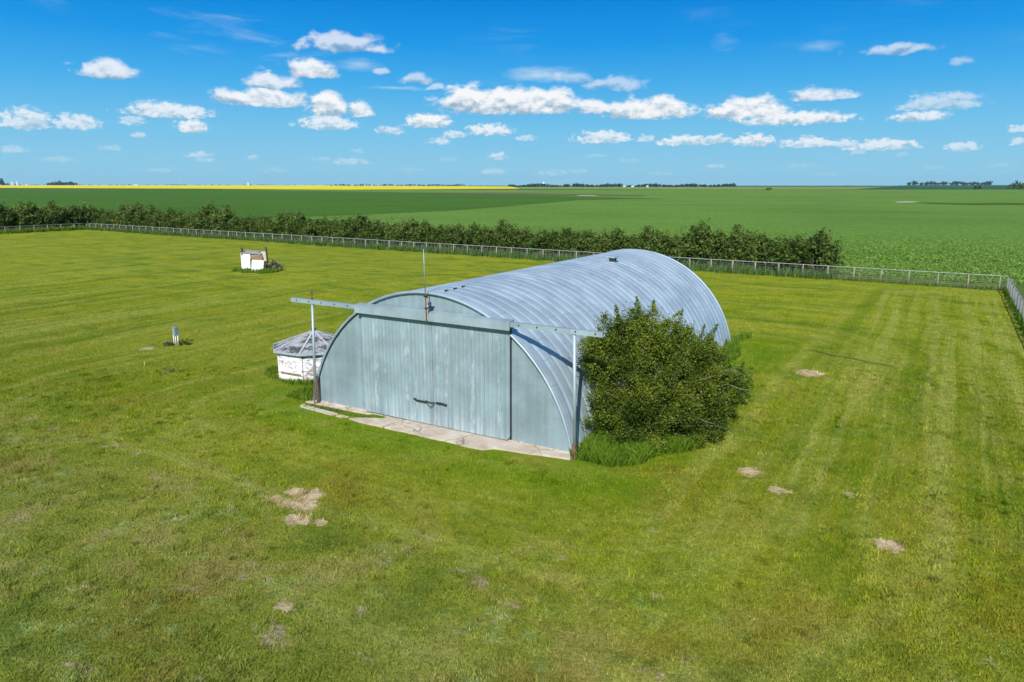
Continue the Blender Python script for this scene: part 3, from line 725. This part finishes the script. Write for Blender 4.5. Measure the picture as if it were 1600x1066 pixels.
def shrub_mesh(name, rx, ry, h, nclump, nleaf, lsize, mat_, seed, spikes=30, base=.08, lean=0.0, clr=.34, dense_low=True):
    g = np.random.default_rng(seed)
    # clump centres spread over an uneven dome, some inside
    th = g.random(nclump)*2*PI; zz = base+(1-base)*g.random(nclump)**.8
    prof = np.clip(np.sin(np.clip(zz*.86+.16, 0, 1)*PI)**.45, .3, 1)
    lump = 1+.16*np.sin(th*3+seed)+.12*np.sin(th*5+seed*2+zz*6)
    rr = prof*lump*(1-.5*g.random(nclump)**2.2)
    C = np.stack([rr*rx*np.cos(th)*.9, rr*ry*np.sin(th)*.9, zz*h*(.80+.14*np.sin(th*2+seed*1.3)+.08*np.sin(th*7))], 1)
    out = []; tone = []
    for i in range(nclump):
        k = int(nleaf*(.5+g.random()))
        dirv = np.array([C[i, 0]/rx*.7, C[i, 1]/ry*.7, .75+.5*g.random()]); dirv /= np.linalg.norm(dirv)
        L_ = clr*(.7+.9*g.random())*h/4
        s = g.random(k)-.35
        p = C[i]+dirv*(s*L_*1.9)[:, None]+g.normal(size=(k, 3))*clr*.42*(h/4)*(1.05-s*.55)[:, None]
        out.append(p); tb = .45+.22*g.normal(); tone.append(np.clip(tb+.13*g.normal(size=k)+.12*s, 0, 1))
    for i in range(spikes):                        # upright shoots that break the outline
        a = g.random()*2*PI; q = math.sqrt(g.random())*.95
        zt = h*(.82+.1*math.sin(a*2+seed*1.3))*(1-.42*q*q)
        p0 = np.array([rx*q*math.cos(a)*.9, ry*q*math.sin(a)*.9, zt*.86])
        dv = np.array([math.cos(a)*q*.45, math.sin(a)*q*.45, 1.0])+g.normal(size=3)*.16; dv /= np.linalg.norm(dv)
        L_ = h*(.12+.13*g.random()); k = int(nleaf*.45)
        s = g.random(k)
        p = p0+dv*(s*L_)[:, None]+g.normal(size=(k, 3))*(.045*h/4*(1.5-s))[:, None]
        out.append(p); tone.append(np.clip(.6+.15*g.normal()+.1*g.normal(size=k), 0, 1))
    P = np.concatenate(out); T = np.concatenate(tone)
    ok = P[:, 2] > .03; P = P[ok]; T = T[ok]
    return np_mesh(name, leaf_quads(P, lsize), 4, mat_, T), C

def stems(C, n, rad, g, h):
    b = MB()
    idx = g.choice(len(C), size=min(n, len(C)), replace=False)
    for i in idx:
        c = C[i]; a = g.random()*2*PI
        p0 = Vector((c[0]*.12+.12*math.cos(a), c[1]*.12+.12*math.sin(a), -.1))
        p1 = Vector((c[0]*.45, c[1]*.45, c[2]*.45+.25)); p2 = Vector(c)
        p3 = p2+Vector((c[0]*.1, c[1]*.1, .12*h))
        b.tube([p0, p1, p2, p3], [rad, rad*.75, rad*.4, rad*.12], 5, False)
    return b

# the big caragana at the hangar's right side, grown as three stools that knit into one crown each
g0 = np.random.default_rng(5)
def lobed_crown(name, lobes, nleaf, lsize, mat_, seed):
    g = np.random.default_rng(seed); out = []; tone = []; CC = []
    for cx, cy, cz, rx, ry, rz, nc in lobes:
        d = g.normal(size=(nc, 3)); d /= np.linalg.norm(d, axis=1)[:, None]
        q = d*(1-.62*g.random(nc)**2.0)[:, None]*(1+.13*np.sin(d[:, :1]*7+seed)*np.cos(d[:, 1:2]*6))
        C = np.array([cx, cy, cz])+q*np.array([rx, ry, rz]); lt = .5+.1*g.normal()
        for i in range(nc):
            if C[i, 2] < .15: continue
            k = int(nleaf*(.45+1.1*g.random()))
            ax = d[i]*.8+np.array([0, 0, .75])+g.normal(size=3)*.3; ax /= np.linalg.norm(ax)
            s_ = g.random(k); L_ = .35+.5*g.random()
            spread = (.04+.165*np.sin(np.clip(s_*.9+.1, 0, 1)*PI))[:, None]
            p = C[i]-ax*L_*.45+ax*(s_*L_)[:, None]+g.normal(size=(k, 3))*spread
            out.append(p); CC.append(C[i])
            tone.append(np.clip(lt+.19*g.normal()+.1*g.normal(size=k)+.3*(s_-.5), 0, 1))
            if d[i, 2] > .15 and g.random() < .5:        # upright shoot
                k = int(nleaf*.35); ln = .3+.55*g.random(); dv = np.array([d[i, 0]*.45, d[i, 1]*.45, 1])+g.normal(size=3)*.2; dv /= np.linalg.norm(dv); s_ = g.random(k)
                out.append(C[i]+ax*L_*.3+dv*(s_*ln)[:, None]+g.normal(size=(k, 3))*(.075*(1.25-s_))[:, None]); tone.append(np.clip(.62+.12*g.normal()+.1*g.normal(size=k), 0, 1))
    P = np.concatenate(out); T = np.concatenate(tone); ok = P[:, 2] > .03
    return np_mesh(name, leaf_quads(P[ok], lsize), 4, mat_, T[ok]), np.array(CC)
bc = wld(13.8, 3.4)
def rel(w_, t_): q = wld(w_, t_)-bc; return q.x, q.y
LOBES = []
for w_, t_, z_, rr_, rz_, nc in ((13.7,3.3,2.3,1.7,1.9,60),(13.9,3.6,3.7,1.15,.75,30),(12.6,2.3,3.0,.85,1.1,22),(13.0,2.0,1.2,.9,1.15,24),(12.8,3.2,3.75,.85,.6,15),
        (14.9,4.1,2.8,1.2,1.05,44),(15.8,4.7,1.9,1.0,1.0,42),(15.5,3.7,1.0,1.2,1.05,46),(14.1,2.2,1.1,1.15,1.05,34),(12.25,2.1,3.1,.6,.8,10)):
    LOBES.append((*rel(w_, t_), z_, rr_, rr_, rz_, nc))
r_ = empty('shrub', bc); tag(r_, 'large bushy green shrub growing against the right side of the hangar', 'shrub')
me, C = lobed_crown('foliage', LOBES, 560, .044, LEAF_BUSH, 11); link('foliage', me, r_)
stems(C, 110, .035, g0, 4.0).build('stem', BARK, r_, True)
b = MB()
for i_ in g0.choice(len(C), 85, replace=False):
    c_ = Vector(C[i_]); o0 = Vector((c_.x*.5, c_.y*.5, c_.z*.75)); dv = (c_-Vector((0, 0, 1.4))).normalized()+Vector(g0.normal(size=3)*.3)+Vector((0, 0, .35)); L_ = .3+.4*g0.random()
    b.tube([o0, c_, c_+dv*L_*.6, c_+dv*L_+Vector(g0.normal(size=3)*.08)], [.016, .012, .009, .004], 4, False)
b.build('twig', mat_plain('dead_twig', (.22, .19, .15), (.38, .34, .28), 8, .9), r_)
r_ = empty('shrub', wld(15.2, 8.4)); tag(r_, 'low pale green shrub behind the big shrub, near the rear corner of the hangar', 'shrub')
me, C = lobed_crown('foliage', [(0, 0, .7, 1.0, 1.0, .8, 40), (.7, .5, .5, .8, .8, .6, 24)], 120, .07, mat_leaf('pale_leaf', (.07, .12, .015), (.13, .21, .022), (.2, .28, .03), .35), 31); link('foliage', me, r_)
stems(C, 14, .02, g0, 1.5).build('stem', BARK, r_, True)

# shelterbelt beyond the back fence: caraganas in a row
protos = []
for i in range(5):
    me, C = shrub_mesh('foliage', 2.35, 2.2, 3.75, 95, 34, .19, LEAF_HEDGE, 40+i*3, 26, clr=.62, base=.04)
    bs = stems(C, 9, .05, g0, 3.7)
    root = empty('hedge_shrub', (0, 0, 0)); link('foliage', me, root); bs.build('stem', BARK, root)
    protos.append(root)
HL1 = 'dark green shrub in the long belt behind the back fence'
HL2 = 'dark green shrub in the belt behind the far left fence'
spots = []
w_ = 11.2
while w_ > -136: spots.append((w_, FB(w_)+5.0+random.uniform(-.4, .4), HL1)); w_ -= random.uniform(1.9, 2.5) if w_ > -40 else random.uniform(2.2, 3.0)
t_ = FB(-136)+3
while t_ > 30: spots.append((-139.5+random.uniform(-.6, .6), t_, HL2)); t_ -= random.uniform(2.2, 3.4)
for i, (w_, t_, lab) in enumerate(spots):
    src = protos[i % 5]
    o = src if i < 5 else copy_tree(src)
    o.location = wld(w_, t_); s = random.uniform(.82, 1.06); o.rotation_euler = (0, 0, random.uniform(0, 6.28)); o.scale = (s*random.uniform(.95, 1.15), s, s*random.uniform(.82, 1.2))
    if lab == HL2: o.scale = [q*1.45 for q in o.scale]
    elif w_ < -70: o.scale = [q*1.12 for q in o.scale]
    tag(o, lab, 'shrub', 'shrubs of the belt behind the back fence' if lab == HL1 else 'shrubs of the belt behind the left fence')
spots[0]

# blades of grass -------------------------------------------------------------
def blades(name, P, h, wdt, mat_, tone, bend=.35, seg=2):
    n = len(P); a = rng.random(n)*2*PI
    u = np.stack([np.cos(a), np.sin(a), np.zeros(n)], 1); a2 = rng.random(n)*2*PI
    bd = np.stack([np.cos(a2), np.sin(a2), np.zeros(n)], 1)*(bend*h*rng.random(n))[:, None]
    up = np.stack([np.zeros(n), np.zeros(n), h], 1)
    if seg == 1:
        v = np.stack([P-u*wdt[:, None]/2, P+u*wdt[:, None]/2, P+up+bd], 1).reshape(-1, 3); return np_mesh(name, v, 3, mat_, tone)
    v = np.stack([P-u*wdt[:, None]/2, P+u*wdt[:, None]/2, P+up*.6+bd*.3+u*wdt[:, None]*.4, P+up*np.array([1, 1, .95])+bd], 1).reshape(-1, 3)
    return np_mesh(name, v, 4, mat_, tone)

def grass_area(name, region, n, h0, h1, wd0, mat_, kind_label, bend=.45, clump=.25):
    """region: (w0,w1,t0,t1, test) in the hangar frame"""
    w0, w1, t0, t1, test = region
    k = int(n*2.2); W_ = w0+(w1-w0)*rng.random(k); T_ = t0+(t1-t0)*rng.random(k)
    f = .5+.5*np.sin(W_*2.1+np.sin(T_*1.3)*2)*np.sin(T_*1.7+np.sin(W_*.9)*2)
    keep = test(W_, T_) & (rng.random(k) < .45+.55*f); W_ = W_[keep][:n]; T_ = T_[keep][:n]; f = f[keep][:n]
    P = np.stack([W_, T_, np.full(len(W_), -.02)], 1)
    h = (h0+(h1-h0)*rng.random(len(W_)))*(.65+.5*f)
    me = blades(name, P, h, wd0*(.7+.6*rng.random(len(W_))), mat_, np.clip(.25+.5*f+.18*rng.normal(size=len(W_)), 0, 1), bend)
    o = link(name, me, None, FL, -ANG); tag(o, kind_label, 'grass', kind='stuff'); return o
edge = lambda W_, T_: .35*np.sin(W_*1.9)+.3*np.sin(T_*2.3+1)
grass_area('tall_grass', (12.4, 18.2, -.35, 12, lambda W_, T_: (W_ < 13.3+np.clip(T_+.6, 0, 3.0)*1.0+edge(W_, T_)) & (W_ < 16.0+edge(W_, T_)) & (T_ < 5.5) & (W_ > 12.45-.0*T_)), 52000, .22, .62, .014, GRASS_T, 'tall lush grass growing under the shrubs at the right of the hangar', .6)
grass_area('tall_grass', (12.5, 15, 11, 23.4, lambda W_, T_: W_ < 13.3+.5*np.sin(T_*.8)), 6000, .2, .55, .03, GRASS_T, 'tall grass along the rear right side of the hangar', .5)
grass_area('tall_grass', (-6.7, -.1, -.4, 8, lambda W_, T_: ((np.hypot(W_+3.72, T_-3.6) < 2.4+edge(W_, T_)*.5) & (np.hypot(W_+3.72, T_-3.6) > 1.9)) | ((W_ > -2.0+edge(W_, T_)*.8) & (T_ > -.2) & (np.hypot(W_+3.72, T_-3.6) > 1.9))), 15000, .10, .30, .015, GRASS_T, 'tall grass between the white shed and the hangar', .55)
grass_area('fence_line_grass', (-140, 13.5, 50, 68, lambda W_, T_: (T_ > 55.6-.056*(W_-28)-1.1+edge(W_, T_)) & (T_ < 55.6-.056*(W_-28)+4.6)), 42000, .45, .95, .09, GRASS_F, 'rough uncut grass along the foot of the back fence', .4)
grass_area('fence_line_grass', (13.5, 28.4, 53, 58, lambda W_, T_: (T_ > 55.6-.056*(W_-28)-.5+edge(W_, T_)*.6) & (T_ < 55.6-.056*(W_-28)+.6)), 2200, .2, .5, .06, GRASS_F, 'low weeds along the open right end of the back fence', .4)
grass_area('fence_line_grass', (27.3, 28.3, 20, 56, lambda W_, T_: W_ > 27.65+.1*np.sin(T_*3)), 5000, .2, .5, .04, GRASS_T, 'grass growing along the right-hand fence', .4)
grass_area('fence_line_grass', (-137, -131.5, 20, 66, lambda W_, T_: W_ < -132.6+edge(W_, T_)), 9000, .5, 1.1, .1, GRASS_T, 'tall green grass along the far left fence', .4)
grass_area('joint_grass', (0, 5.2, -1.1, -.05, lambda W_, T_: ((T_ > -.80+.06*(W_-1)) & (T_ < -.3-.03*W_) & (W_ > .1) & (W_ < 4.0+.2*np.sin(T_*9))) | (np.abs(W_-4.8-(T_+1.15)*.24) < .07)), 1500, .05, .16, .02, GRASS_F, 'grass grown over the joints of the concrete apron', .6)
dw_, dt_ = loc(dc); grass_area('tall_grass', (dw_-3.2, dw_+3.6, dt_-2.4, dt_+2.4, lambda W_, T_: (np.hypot((W_-dw_-.4)/2.9, (T_-dt_)/1.5) < 1+.2*np.sin(W_*3)) ), 1900, .2, .55, .07, GRASS_T, 'longer grass round the derelict stand', .4)

# short turf: blades over the near lawn, thinning with distance
def turf(n, d0, d1):
    u = rng.random(n); d = np.sqrt(d0*d0+(d1*d1-d0*d0)*u**1.7); x = (rng.random(n)-.5)*1.62*d
    dx_ = x-FL.x; dy_ = d-FL.y
    w_ = dx_*Wv.x+dy_*Wv.y; t_ = dx_*Dv.x+dy_*Dv.y
    keep = ~((w_ > -.35) & (w_ < 12.9) & (t_ > -1.25) & (t_ < 22)) & (w_ < 27.6)
    for px, py, rx, ry, op in PATCH: keep &= (np.hypot((w_-px)/rx, (t_-py)/ry) > .9) | (rng.random(n) > .9)
    keep &= rng.random(n) < np.clip((d1-d)/(d1-24), 0, 1)**.8
    return np.stack([w_, t_, np.zeros(n)], 1)[keep]
def mat_turf():
    m = LAWN.copy(); m.name = 'turf_blade'; tr = m.node_tree; t = NT(tr)
    pb = [q for q in tr.nodes if q.type == 'BSDF_PRINCIPLED'][0]
    for l in list(tr.links):
        if l.to_socket == pb.inputs['Normal']: tr.links.remove(l)
    c = pb.inputs['Base Color'].links[0].from_socket
    tone = t.n('ShaderNodeAttribute', attribute_name='tone').outputs['Fac']
    f = t.ramp(tone, 0, 1, .72, 1.75, False)
    c2 = t.vm('SCALE', c); t.put(c2.node.inputs['Scale'], f)
    t.put(pb.inputs['Base Color'], c2)
    tl = t.n('ShaderNodeBsdfTranslucent', {'Color': c2}); mx = t.n('ShaderNodeMixShader', {0: .3, 1: pb.outputs[0], 2: tl.outputs[0]})
    t.put([q for q in tr.nodes if q.type == 'OUTPUT_MATERIAL'][0].inputs[0], mx.outputs[0])
    return m
TURF = mat_turf()
P = turf(620000, 10.5, 78)
# coarser tufts the mower left standing, in the worn turf before the hangar
nt = 5200; d_ = np.sqrt(11**2+(36**2-11**2)*rng.random(nt)**1.3); x_ = (rng.random(nt)-.5)*1.6*d_
w_ = (x_-FL.x)*Wv.x+(d_-FL.y)*Wv.y; t_ = (x_-FL.x)*Dv.x+(d_-FL.y)*Dv.y
m_ = (.5+.5*np.sin(w_*.55+2*np.sin(t_*.31))*np.sin(t_*.62+1.5*np.sin(w_*.4)) > rng.random(nt)*.9) & ((t_ < -1.6) | (w_ > 13.5) | (w_ < -7)) & (w_ < 27)
w_, t_ = w_[m_], t_[m_]; nb_ = 26
r_t = (.05+.12*rng.random(len(w_)))[:, None]
tw = (w_[:, None]+rng.normal(size=(len(w_), nb_))*r_t).ravel(); tt_ = (t_[:, None]+rng.normal(size=(len(w_), nb_))*r_t).ravel()
PT = np.stack([tw, tt_, np.zeros(len(tw))], 1); tone_t = np.repeat(np.clip(.5+.32*rng.normal(size=len(w_)), 0, 1), nb_)
NP0 = len(P); P = np.concatenate([P, PT])
dd = np.hypot(P[:, 0]-10, P[:, 1]+30)
hh_ = .03+.05*rng.random(len(P)); hh_[NP0:] = .06+.075*rng.random(len(P)-NP0); tn_ = np.clip(.5+.25*rng.normal(size=len(P)), 0, 1); tn_[NP0:] = tone_t
me = blades('turf', P, hh_, (.010+.0006*dd)*(.7+.6*rng.random(len(P))), TURF, tn_, 1.2, 1)
o = link('turf', me, None, FL, -ANG); tag(o, 'short mown grass blades of the near lawn', 'grass', kind='stuff')

# weeds round the electrical box, dead brush beside the derelict stand
def weed(name, label, P0, rx, h, nc, nl, ls, m_, seed):
    root = empty(name, P0); tag(root, label, 'weeds')
    me, C = shrub_mesh('foliage', rx, rx*.8, h, nc, nl, ls, m_, seed, 6, clr=.5); link('foliage', me, root)
    stems(C, 5, .012, g0, h).build('stem', BARK, root); return root
# broad crop leaves nearest the fence, where single plants can still be seen
n = 420000; W_ = -30+130*rng.random(n); T_ = 60+85*rng.random(n)
ok = (T_ > FB(W_)+np.where(W_ > 13, 5.2, 8.5)+.6*np.sin(W_*.7)) ; W_ = W_[ok]; T_ = T_[ok]
f = .5+.5*np.sin(W_*2.6+np.sin(T_*.8)*1.5)*np.sin(T_*3.1+np.sin(W_*.7)*2); ok = (rng.random(len(W_)) < (.35+.65*f)*np.clip(1-(T_-63)/80, 0, 1)**1.5); W_ = W_[ok]; T_ = T_[ok]; f = f[ok]
P = np.stack([W_, T_, .02+.35*rng.random(len(W_))*(.5+.7*f)], 1)
me = np_mesh('crop_leaves', leaf_quads(P, .15, .8, aspect=1.2), 4, mat_leaf('crop_leaf', (.11, .21, .025), (.18, .305, .040), (.27, .41, .075), .3), np.clip(.36+.36*f+.2*rng.normal(size=len(W_)), 0, 1))
o = link('crop_leaves', me, None, FL, -ANG); tag(o, 'leafy young crop standing beyond the back fence', 'crop', kind='stuff')
weed('weed_clump', 'green weeds growing at the foot of the electrical box', ec+Vector((.38, -.05, 0)), .36, .36, 22, 26, .07, LEAF_BUSH, 61)
weed('weed_clump', 'brownish dry weeds just left of the electrical box', ec+Vector((-.42, -.25, 0)), .32, .22, 18, 24, .06, mat_leaf('dry_leaf', (.07, .075, .03), (.13, .13, .06), (.2, .19, .1)), 64)
weed('brush_pile', 'dead brown brush heaped against the right end of the derelict stand', dc+Vector((2.1, .5, 0)), 1.0, 1.05, 40, 26, .12, mat_leaf('dead_brush', (.10, .095, .06), (.19, .175, .11), (.32, .28, .19)), 66)
weed('weed_clump', 'flat patch of dark weeds in the lawn below the electrical box', gnd(262, 582), .7, .16, 16, 16, .05, LEAF_BUSH, 70)

# ------------------------------------------------------------------ far country
def swell(x): return 8.0*min(1, max(0, (790-x)/270)) if x < 790 else 9.5*min(1, max(0, (x-1330)/90))
def woods(name, label, x0, x1, d, h, n, mat_=LEAF_FAR, var=.3, seed=1, gap=None):
    z0 = swell((x0+x1)/2) if d > 4600 else 0.0
    g = np.random.default_rng(seed); out = []; tone = []
    a = Vector(far(x0, d)); c = Vector(far(x1, d))
    for i in range(n):
        f = g.random()
        if gap and gap(f): continue
        p = a.lerp(c, f); hh = h*(1-var+var*1.3*g.random())*(.8+.25*math.sin(f*37+seed)); r = hh*.45
        k = 40
        q = g.normal(size=(k, 3))*.42; q[:, 2] = q[:, 2]*1.0+1.05
        P = np.array([p.x, p.y+g.normal()*h, 0])+q*np.array([r*1.15, r, hh*.5]); P = P[P[:, 2] > 0]+np.array([0, 0, z0])
        out.append(P); tone.append(np.clip(.45+.25*g.normal()+.1*g.normal(size=len(P)), 0, 1))
    P = np.concatenate(out); T = np.concatenate(tone)
    o = link(name, np_mesh(name, leaf_quads(P, h*.30, aspect=1.2), 4, mat_, T)); tag(o, label, 'trees', kind='stuff'); return o
woods('distant_woods', 'long dark belt of trees on the horizon right of centre', 795, 1146, 3700, 17, 230, seed=3)
woods('distant_woods', 'dark tree belt on the far right horizon', 1416, 1548, 5200, 26, 90, seed=4)
woods('distant_woods', 'low tree line on the horizon left of centre', 515, 736, 4700, 11, 130, seed=5)
woods('distant_woods', 'sparse low tree line on the left horizon', 117, 515, 5600, 8, 110, seed=6)
woods('distant_woods', 'small grove of dark trees on the left horizon', 75, 90, 5400, 21, 16, seed=7)
woods('distant_woods', 'rounded grove of dark trees on the left horizon beyond the canola', 90, 117, 5400, 27, 36, seed=8)
woods('distant_woods', 'dark trees at the far left end of the horizon', -20, 14, 5400, 24, 26, seed=9)
woods('distant_woods', 'thin faint tree line on the right horizon', 1146, 1420, 6500, 8, 90, seed=10)
woods('distant_woods', 'faint trees between the two belts near the centre horizon', 736, 790, 5600, 7, 22, seed=11)
woods('distant_woods', 'faint low bushes on the horizon at the left', 14, 75, 5600, 8, 20, seed=12)
def tree(label, x, d, h, w, seed, m_=LEAF_FAR):
    root = empty('tree', Vector((*far(x, d), swell(x) if d > 4600 else 0))); tag(root, label, 'tree')
    me, C = shrub_mesh('crown', w/2, w/2, h, 60, 22, h*.09, m_, seed, 10, base=.12, clr=.55); link('crown', me, root)
    b = MB(); b.tube([(0, 0, -.5), (0, 0, h*.3), (.02*h, 0, h*.7)], [h*.04, h*.03, h*.01], 6); b.build('trunk', BARK, root); return root
tree('big rounded tree at the right edge of the picture on the horizon', 1589, 1600, 17, 32, 81, LEAF_HEDGE)
tree('pointed small tree standing in front of the right horizon belt, right of its twin', 1530, 1700, 9, 7, 82, LEAF_HEDGE)
tree('pointed small tree standing in front of the right horizon belt, left of its twin', 1524, 1650, 9, 7, 83, LEAF_HEDGE)
tree('single low dark bush out in the middle of the green field', 1201, 1290, 4.5, 13, 84, LEAF_HEDGE)
tree('tall pointed dark tree at the far left end of the horizon', 5, 5300, 42, 20, 85)

WHITE = mat_plain('white_cladding', (.72, .72, .71), (.8, .8, .79), .2, .5)
GREYR = mat_plain('grey_tin', (.35, .37, .39), (.5, .52, .54), .2, .5)
def grain_bin(label, x, d, r, h):
    root = empty('grain_bin', Vector((*far(x, d), swell(x) if d > 4600 else 0))); tag(root, label, 'grain bin', 'grain bins on the horizon')
    b = MB(); b.tube([(0, 0, 0), (0, 0, h)], r, 20); b.build('wall', WHITE, root)
    b = MB(); b.tube([(0, 0, h), (0, 0, h+r*.55)], [r*1.05, r*.08], 20); b.build('roof', GREYR, root)
def farm_house(label, x, d, L_, Wd, h):
    root = empty('farm_building', Vector((*far(x, d), swell(x) if d > 4600 else 0))); tag(root, label, 'farm building')
    b = MB(); b.box(-L_/2, L_/2, -Wd/2, Wd/2, 0, h)
    b.add([(-L_/2, -Wd/2, h), (-L_/2, Wd/2, h), (-L_/2, 0, h+Wd*.3)], [(0, 2, 1)]); b.add([(L_/2, -Wd/2, h), (L_/2, Wd/2, h), (L_/2, 0, h+Wd*.3)], [(0, 1, 2)])
    b.build('wall', WHITE, root)
    b = MB(); e_ = .5
    for sgn in (-1, 1):
        b.add([(-L_/2-e_, sgn*(Wd/2+e_), h-.2), (L_/2+e_, sgn*(Wd/2+e_), h-.2), (L_/2+e_, 0, h+Wd*.3+.15), (-L_/2-e_, 0, h+Wd*.3+.15)], [(0, 1, 2, 3) if sgn < 0 else (3, 2, 1, 0)])
    b.build('roof', GREYR, root)
    b = MB(); b.box(-L_*.12, L_*.12, -Wd/2-.12, -Wd/2, 0, h*.75); b.build('door', GREYR, root)
grain_bin('white grain bin at the far left horizon, left one of the high pair', 21.5, 5300, 5.5, 24)
grain_bin('white grain bin at the far left horizon, right one of the high pair', 29, 5300, 5.5, 24)
grain_bin('white grain bin standing by itself at the edge of the canola far left', 44, 5150, 6, 9)
grain_bin('white grain bin on the horizon left of the derelict stand', 389, 5150, 6.5, 17)
farm_house('long white farm building low on the left horizon behind the canola', 214, 5150, 26, 10, 5)
farm_house('white farmhouse at the foot of the central tree belt, left of another', 975, 3560, 11, 8, 5)
farm_house('white farmhouse at the foot of the central tree belt, between two others', 988, 3560, 13, 8, 5)
farm_house('white farmhouse at the foot of the central tree belt, right of two others', 1011, 3560, 10, 8, 5)
def mast(label, x, d, h):
    root = empty('radio_mast', Vector((*far(x, d), swell(x) if d > 4600 else 0))); tag(root, label, 'mast', 'radio masts')
    b = MB()
    for a_ in range(3):
        b.tube([(.8*math.cos(a_*2.09), .8*math.sin(a_*2.09), 0), (.8*math.cos(a_*2.09), .8*math.sin(a_*2.09), h)], .28, 4)
    k = 0
    while k < h-4: b.beam((.8, 0, k), (-.4, .69, k+2), .2, .2); b.beam((-.4, .69, k+2), (-.4, -.69, k+4), .2, .2); k += 4
    b.build('lattice', GREYR, root)
    b = MB()
    for a_ in range(3):
        for hz in (.5, .9): b.tube([(0, 0, h*hz), (h*.4*math.cos(a_*2.09+.4), h*.4*math.sin(a_*2.09+.4), 0)], .05, 3, False)
    b.build('guy_wire', GREYR, root)
mast('thin tall radio mast on the left horizon', 287.5, 5000, 105)
mast('faint thin radio mast on the horizon just left of the central tree belt', 788, 5000, 112)
root = empty('water_tower', Vector((*far(849.5, 3800), 0))); tag(root, 'white rounded water tower rising above the central tree belt', 'water tower')
b = MB(); pr = [(0, 14), (3, 14.3), (5.2, 16), (6, 19), (5.2, 22), (3, 23.6), (0.05, 24)]
b.tube([(0, 0, z) for r_, z in pr], [max(r_, .05) for r_, z in pr], 16); b.build('tank', WHITE, root, True)
b = MB(); b.tube([(0, 0, 0), (0, 0, 14.5)], 1.6, 12); b.build('column', WHITE, root, True)

# ------------------------------------------------------------------ the air
m = bpy.data.materials.new('air'); m.use_nodes = True; m.node_tree.nodes.clear(); t = NT(m.node_tree)
o_ = t.n('ShaderNodeOutputMaterial'); pv = t.n('ShaderNodeVolumePrincipled', {'Color': (.55, .82, 1), 'Density': 2.8e-5, 'Anisotropy': 0.0})
t.put(o_.inputs['Volume'], pv.outputs[0])
b = MB(); b.box(-16000, 16000, -4000, 14000, -3, 160); hz = b.build('haze', m); tag(hz, kind='stuff')
hz['label'] = 'thin summer haze over the fields'; hz['category'] = 'haze'
